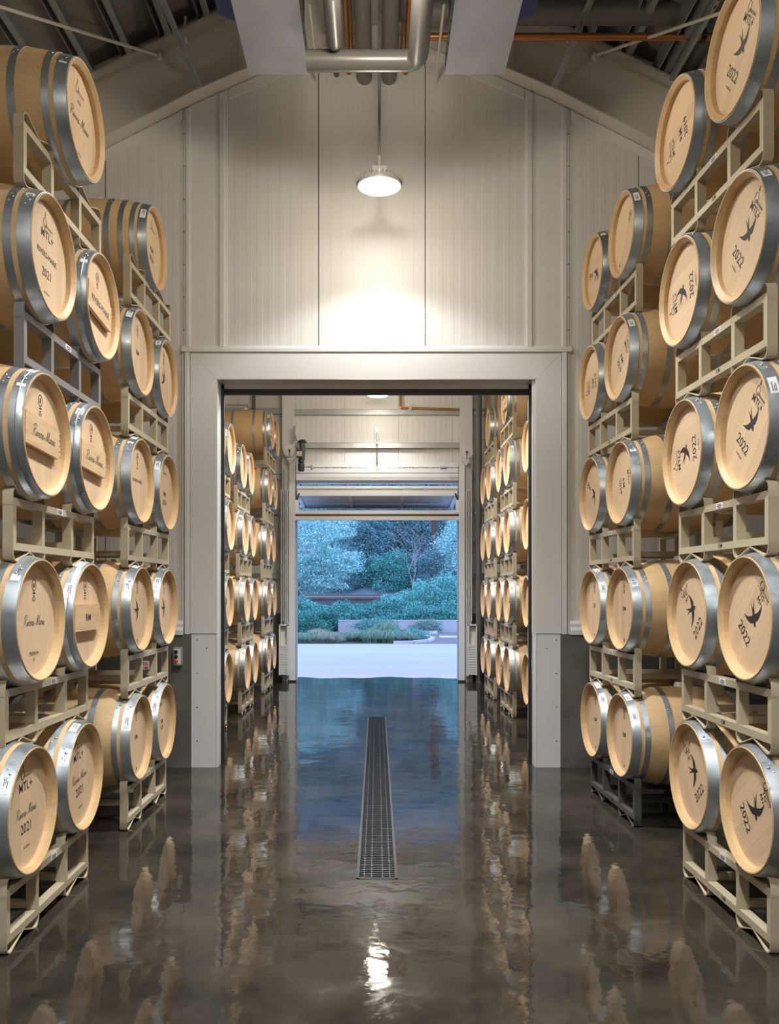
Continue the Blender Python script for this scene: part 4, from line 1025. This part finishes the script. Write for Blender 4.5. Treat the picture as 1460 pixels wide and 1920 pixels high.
for p, q in zip(pts[:-1], pts[1:]): m.bar((p[0], p[1], .03), (q[0], q[1], .03), .14, .10)
tag(m.build('kerb', 'kerb'), 'curved pale kerb around the planted bed', 'kerb')
rw = thing('retaining_wall', 'low grey concrete retaining wall below the hedge', 'wall', (-1.56, 34.3, 0))
for k in range(7):
    m = MB(); m.box(k * 2.4 + .008, k * 2.4 + 2.392, 0, .25, -.1, .46); m.build('wall_section', 'outside_wall', rw)
m = MB(); m.box(0, 16.8, -.015, .27, .46, .50); m.build('coping', 'kerb', rw)
m = MB(); m.prism([(0, 0), (.16, 0), (.13, .11), (.03, .11)], 0, .9, lambda p: (p[2], p[0], p[1]))
o = tag(m.build('wheel_stop', 'kerb'), 'white concrete wheel stop in front of the retaining wall', 'wheel stop'); o.location = (1.47, 33.3, 0.002)
m = MB(); m.box(2.3, 3.6, 30.6, 31.7, .0021, .004); tag(m.build('parking_stripe', 'line_paint'), 'pale painted stripe on the asphalt', 'road marking')
# raised road behind the hedge
m = MB(); m.add([(-30, 43, -.05), (30, 43, -.05), (30, 45, 1.38), (-30, 45, 1.38), (30, 50, 1.45), (-30, 50, 1.45)], [(0, 1, 2, 3), (3, 2, 4, 5)])
struct(m.build('ground_road', 'asphalt_dark'), 'dark raised road behind the hedge')
m = MB(); m.box(-30, 30, 44.95, 45.1, 1.34, 1.395); tag(m.build('road_edge', 'line_orange'), 'orange edge line along the raised road', 'road marking')
t = thing('guard_rail', 'dark blue guard rail along the raised road', 'guard rail', (0, 44.7, 1.3))
m = MB(); m.box(-9, 9, 0, .05, -.3, -.05); m.build('rail_beam', 'asphalt_dark', t)
for k in range(10):
    m = MB(); m.box(-9 + 2 * k, -8.9 + 2 * k, .05, .15, -.6, .0); m.build('rail_post', 'bark', t)
# hillside
n = 24; v = []; f = []
for j in range(10):
    y = 50 + j * 5; zz = 1.2 + (j * 5) ** 1.25 * .28
    for i in range(n): v.append((-40 + 80 * i / (n - 1), y + rng.normal(0, .5), zz + rng.normal(0, .4) * (j > 0)))
for j in range(9):
    for i in range(n - 1): f.append((j * n + i, j * n + i + 1, (j + 1) * n + i + 1, (j + 1) * n + i))
m = MB(); m.add(v, f); struct(m.build('ground_hill', 'hill_soil'), 'dark wooded hillside')

def leaves(parent, centre, radii, n, size, mt, name='foliage', shell=.55, lo=-1.0, up=.3, aspect=.42, jag=.25):
    """n small leaf blades scattered through the outer part of a lumpy crown"""
    n = int(n * 2.2); size = size * .62
    d = rng.normal(size=(n * 2, 3)); d /= np.linalg.norm(d, axis=1)[:, None]
    d = d[d[:, 2] > lo][:n]; n = len(d)
    lump = 1 + jag * np.sin(d[:, 0] * 5 + centre[0]) * np.cos(d[:, 2] * 6 + centre[1]) + jag * .6 * np.sin(d[:, 1] * 9 + d[:, 2] * 7)
    rad = (shell + (1 - shell) * rng.random(n) ** .6) * lump
    c = d * rad[:, None] * np.array(radii) + np.array(centre)
    ax = rng.normal(size=(n, 3)) + d * .6 + np.array([0, 0, up]); ax /= np.linalg.norm(ax, axis=1)[:, None]
    sd = np.cross(ax, rng.normal(size=(n, 3))); sd /= np.linalg.norm(sd, axis=1)[:, None]
    s = size * (.6 + .8 * rng.random(n))[:, None]
    a = c - ax * s; b = c + sd * s * aspect; e = c + ax * s; g = c - sd * s * aspect
    V = np.stack([a, b, e, g], 1).reshape(-1, 3)
    me = bpy.data.meshes.new(name); me.vertices.add(len(V)); me.vertices.foreach_set('co', V.ravel())
    me.loops.add(len(V)); me.loops.foreach_set('vertex_index', np.arange(len(V)))
    me.polygons.add(n); me.polygons.foreach_set('loop_start', np.arange(n) * 4); me.polygons.foreach_set('loop_total', np.full(n, 4))
    me.update(calc_edges=True); me.materials.append(MATS[mt])
    o = obj(name, me, parent); o['kind'] = 'stuff'; return o
def shrub(label, x, y, z, radii, n, size, mt, cat='shrub', name='shrub', group=None, stems=3, **k):
    t = thing(name, label, cat, (x, y, z), 0, group)
    leaves(t, (0, 0, radii[2] * .9), radii, n, size, mt, **k)
    for q in range(stems):
        a = 2 * PI * q / max(stems, 1) + .4
        m = MB(); m.tube([(0, 0, -.05), (.15 * radii[0] * math.cos(a), .15 * radii[1] * math.sin(a), radii[2] * .5), (.5 * radii[0] * math.cos(a), .5 * radii[1] * math.sin(a), radii[2] * 1.3)], [.035, .025, .012], 6); m.build('stem', 'bark', t)
    return t
def tree(label, x, y, z, h, radii, n, size, mt, trunk=.12, bark='bark', name='tree', extra=None, **k):
    t = thing(name, label, 'tree', (x, y, z))
    m = MB(); m.tube([(0, 0, -.2), (.05, 0, h * .4), (-.05, .05, h * .8), (0, 0, h)], [trunk, trunk * .85, trunk * .6, trunk * .3], 10); m.build('trunk', bark, t, 50)
    for q in range(5):
        a = q * 1.3; m = MB(); m.tube([(0, 0, h * (.45 + .08 * q)), (radii[0] * .4 * math.cos(a), radii[1] * .4 * math.sin(a), h * (.6 + .08 * q)), (radii[0] * .8 * math.cos(a), radii[1] * .8 * math.sin(a), h * (.7 + .08 * q))], [trunk * .4, trunk * .25, trunk * .1], 6); m.build('branch', bark, t)
    if n: leaves(t, (0, 0, h), radii, n, size, mt, **k)
    if extra:
        for (cx_, cy_, cz_, rr_, n2) in extra: leaves(t, (cx_, cy_, cz_), rr_, n2, size, mt, **k)
    return t
G = 'hedge shrubs'
# left hedge mass in front of the road
shrub('dense green shrub at the far left of the doorway view', -3.3, 34.0, 0, (1.3, 1.1, .70), 7000, .065, 'leaf_green', group=G)
shrub('dense green shrub behind the left end of the retaining wall', -1.75, 35.4, 0, (1.25, 1.0, .60), 6500, .065, 'leaf_green', group=G)
shrub('rounded green shrub left of centre above the wall', -.2, 36.6, .2, (1.2, 1.0, .52), 6000, .06, 'leaf_green', group=G)
shrub('pale leafy shrub in the middle above the wall', 1.1, 37.0, .3, (1.25, 1.0, .70), 7000, .06, 'leaf_light', group=G)
shrub('tall pale leafy shrub right of the middle above the wall', 2.6, 37.2, .3, (1.4, 1.0, 1.05), 8000, .06, 'leaf_light', group=G)
shrub('tall pale leafy shrub at the right edge above the wall', 4.0, 37.4, .3, (1.4, 1.0, 1.15), 8000, .06, 'leaf_light', group=G)
shrub('low dark green shrub hugging the wall top on the right', 2.8, 35.6, .1, (2.3, .7, .55), 7000, .055, 'leaf_green', group=G)
# silver-leaved tree on the left
tree('silver-leaved tree with feathery branches on the left outside', -3.4, 36.5, 0, 3.6, (1.9, 1.4, 1.5), 9000, .10, 'leaf_silver', trunk=.10, aspect=.2, up=.1,
     extra=[(1.5, 0, 2.9, (1.3, .8, .55), 3200), (.6, 0, 2.1, (1.5, .9, .5), 3200), (-.4, -.3, 2.4, (1.3, 1, .9), 3000), (1.3, -.2, 4.3, (1.2, .8, .5), 1200)])
# trees on the hillside
for (lab, x, y, z, h, rad, n_, sz, mt) in (
        ('dark leafy tree on the hillside left of centre', -3.0, 56, 3.5, 3.2, (3.2, 2.2, 2.8), 8000, .13, 'leaf_dark'),
        ('brownish bare-twigged tree on the hillside in the centre', .2, 58, 4.0, 3.4, (2.8, 2.0, 2.6), 7000, .12, 'leaf_brown'),
        ('dark green tree on the hillside right of centre', 2.9, 55, 3.2, 3.0, (2.4, 2.0, 3.0), 8000, .13, 'leaf_dark'),
        ('leafy dark tree beside the bare twigs on the hillside', -.4, 53.5, 2.2, 2.4, (1.9, 1.5, 1.9), 6500, .11, 'leaf_dark'),
        ('tall dark tree filling the upper centre of the view', -.6, 64, 7.5, 4.0, (5.0, 2.5, 3.5), 9000, .17, 'leaf_dark'),
        ('tall dark tree filling the upper right of the view', 5.0, 63, 7.0, 4.0, (4.2, 2.5, 4.0), 8000, .17, 'leaf_dark'),
        ('tall dark tree filling the upper left of the view', -6.0, 63, 7.0, 4.0, (4.2, 2.5, 4.0), 7000, .17, 'leaf_dark')):
    tree(lab, x, y, z, h, rad, n_, sz, mt, trunk=.16)
shrub('mid green bush at the foot of the hillside in the centre', .8, 51.5, 1.5, (1.8, 1.2, 1.3), 7000, .085, 'leaf_green', name='bush', cat='bush')
shrub('dark green bush at the foot of the hillside left', -2.4, 51.5, 1.5, (2.2, 1.2, 1.5), 7000, .085, 'leaf_dark', name='bush', cat='bush')
shrub('dark green bush at the foot of the hillside right', 3.4, 51.5, 1.5, (2.2, 1.2, 1.4), 7000, .085, 'leaf_dark', name='bush', cat='bush')
tree('pale-leaved tree at the upper right of the doorway view', 4.3, 41, -.02, 4.0, (1.35, 1.2, 1.6), 6000, .08, 'leaf_silver', aspect=.4)
tree('thick dark conifer trunk at the upper right of the hillside', 3.5, 52, 1.4, 9.0, (1.4, 1.2, 1.0), 1500, .12, 'leaf_dark', trunk=.27)
# bare branching tree
t = thing('bare_tree', 'bare pale-branched tree before the dark hillside', 'tree', (2.15, 47.5, 1.3))
rb = random.Random(5)
def twig(p, d, ln_, r, lev):
    q = [p + d * ln_ * .5 + Vector((rb.uniform(-.1, .1), rb.uniform(-.1, .1), .05)) * ln_, p + d * ln_]
    m = MB(); m.tube([p, q[0], q[1]], [r, r * .8, r * .55], 5); m.build('branch', 'bark_pale', t)
    if lev:
        for _ in range(3): twig(q[1] if _ else q[0], (d + Vector((rb.uniform(-.9, .7), rb.uniform(-.4, .4), rb.uniform(-.3, .5)))).normalized(), ln_ * .72, r * .58, lev - 1)
twig(Vector((0, 0, 0)), Vector((-.25, 0, 1)).normalized(), 1.5, .045, 4)
t = thing('bare_tree', 'spray of bare pale twigs hanging at the top centre outside', 'tree', (.9, 54, 3.5))
for k in range(9):
    a = -1.2 + k * .28; m = MB(); m.tube([(.2, 0, 3.2), (.2 + .9 * math.sin(a), 0, 2.6 + .2 * math.cos(a)), (.2 + 2.0 * math.sin(a), 0, 1.3 + .5 * math.cos(a * 2))], [.028, .02, .008], 5); m.build('branch', 'bark_pale', t)
m = MB(); m.tube([(.2, 0, -1), (.3, 0, 1), (.2, 0, 3.3)], [.14, .11, .06], 7); m.build('trunk', 'bark', t)
# grasses in the bed
def grass(label, x, y, r, h, n, mt='grass_blade', name='grass_tuft'):
    a = rng.random(n) * 2 * PI; lean = rng.random(n) ** .7; hh = h * (.6 + .5 * rng.random(n)); b0 = rng.normal(0, r * .22, (n, 2))
    V = np.zeros((n, 5, 3)); wv = .005
    px = np.stack([-np.sin(a), np.cos(a)], 1) * wv
    V[:, 0, :2] = b0 - px; V[:, 1, :2] = b0 + px
    md = b0 + np.stack([np.cos(a), np.sin(a)], 1) * (lean * r * .55)[:, None]
    V[:, 2, :2] = md + px * .7; V[:, 2, 2] = hh * .75; V[:, 3, :2] = md - px * .7; V[:, 3, 2] = hh * .75
    V[:, 4, :2] = b0 + np.stack([np.cos(a), np.sin(a)], 1) * (lean * r * 1.35)[:, None]; V[:, 4, 2] = hh * (1 - .72 * lean)
    me = bpy.data.meshes.new('blades'); me.from_pydata(V.reshape(-1, 3).tolist(), [], [q for i in range(n) for q in ((5 * i, 5 * i + 1, 5 * i + 2, 5 * i + 3), (5 * i + 3, 5 * i + 2, 5 * i + 4))]); me.materials.append(MATS[mt])
    t = thing(name, label, 'grass', (x, y, -.012), 0, 'ornamental grasses in the bed')
    o = obj('blades', me, t); o['kind'] = 'stuff'
    m = MB(); m.lathe([(-.02, r * .25), (.05, r * .2), (.07, .001)], 10, 'Z'); m.build('crown', 'soil', t)
for (lab, x, y, r, h, mt) in (('ornamental grass tuft at the far left edge of the bed', -2.45, 27.8, .35, .34, 'grass_blade'), ('wide grass tuft left of the wall end', -1.55, 27.9, .45, .36, 'grass_dry'),
                              ('pale grass tuft before the wall end', -2.0, 28.9, .4, .4, 'grass_dry'), ('large green grass tuft in the middle of the bed', -.15, 28.2, .5, .42, 'grass_blade'),
                              ('green grass tuft right of the middle of the bed', .45, 28.0, .45, .4, 'grass_blade'), ('tall grass tuft before the retaining wall', .35, 29.8, .55, .62, 'grass_blade'),
                              ('short grass tuft at the right of the bed', 1.0, 28.4, .4, .34, 'grass_blade'), ('grass tuft between wall end and middle tuft', -.75, 28.6, .4, .34, 'grass_blade')):
    grass(lab, x, y, r, h * 1.15, 2600, mt)
shrub('low trailing green shrub at the kerb bend', 1.05, 29.4, -.02, (.75, .7, .2), 3000, .035, 'leaf_green', cat='shrub', stems=1)
shrub('leafy green plant climbing the middle of the retaining wall', -.1, 33.2, 0, (.8, .5, .34), 2600, .045, 'leaf_green', stems=2)
fb = shrub('pink-flowering bush between the wheel stop and the wall', 2.0, 33.95, 0, (.62, .25, .28), 2200, .035, 'leaf_green', cat='bush', name='flowering_bush', stems=2)
leaves(fb, (-.1, -.1, .3), (.6, .25, .26), 500, .03, 'leaf_pink', name='blossom')
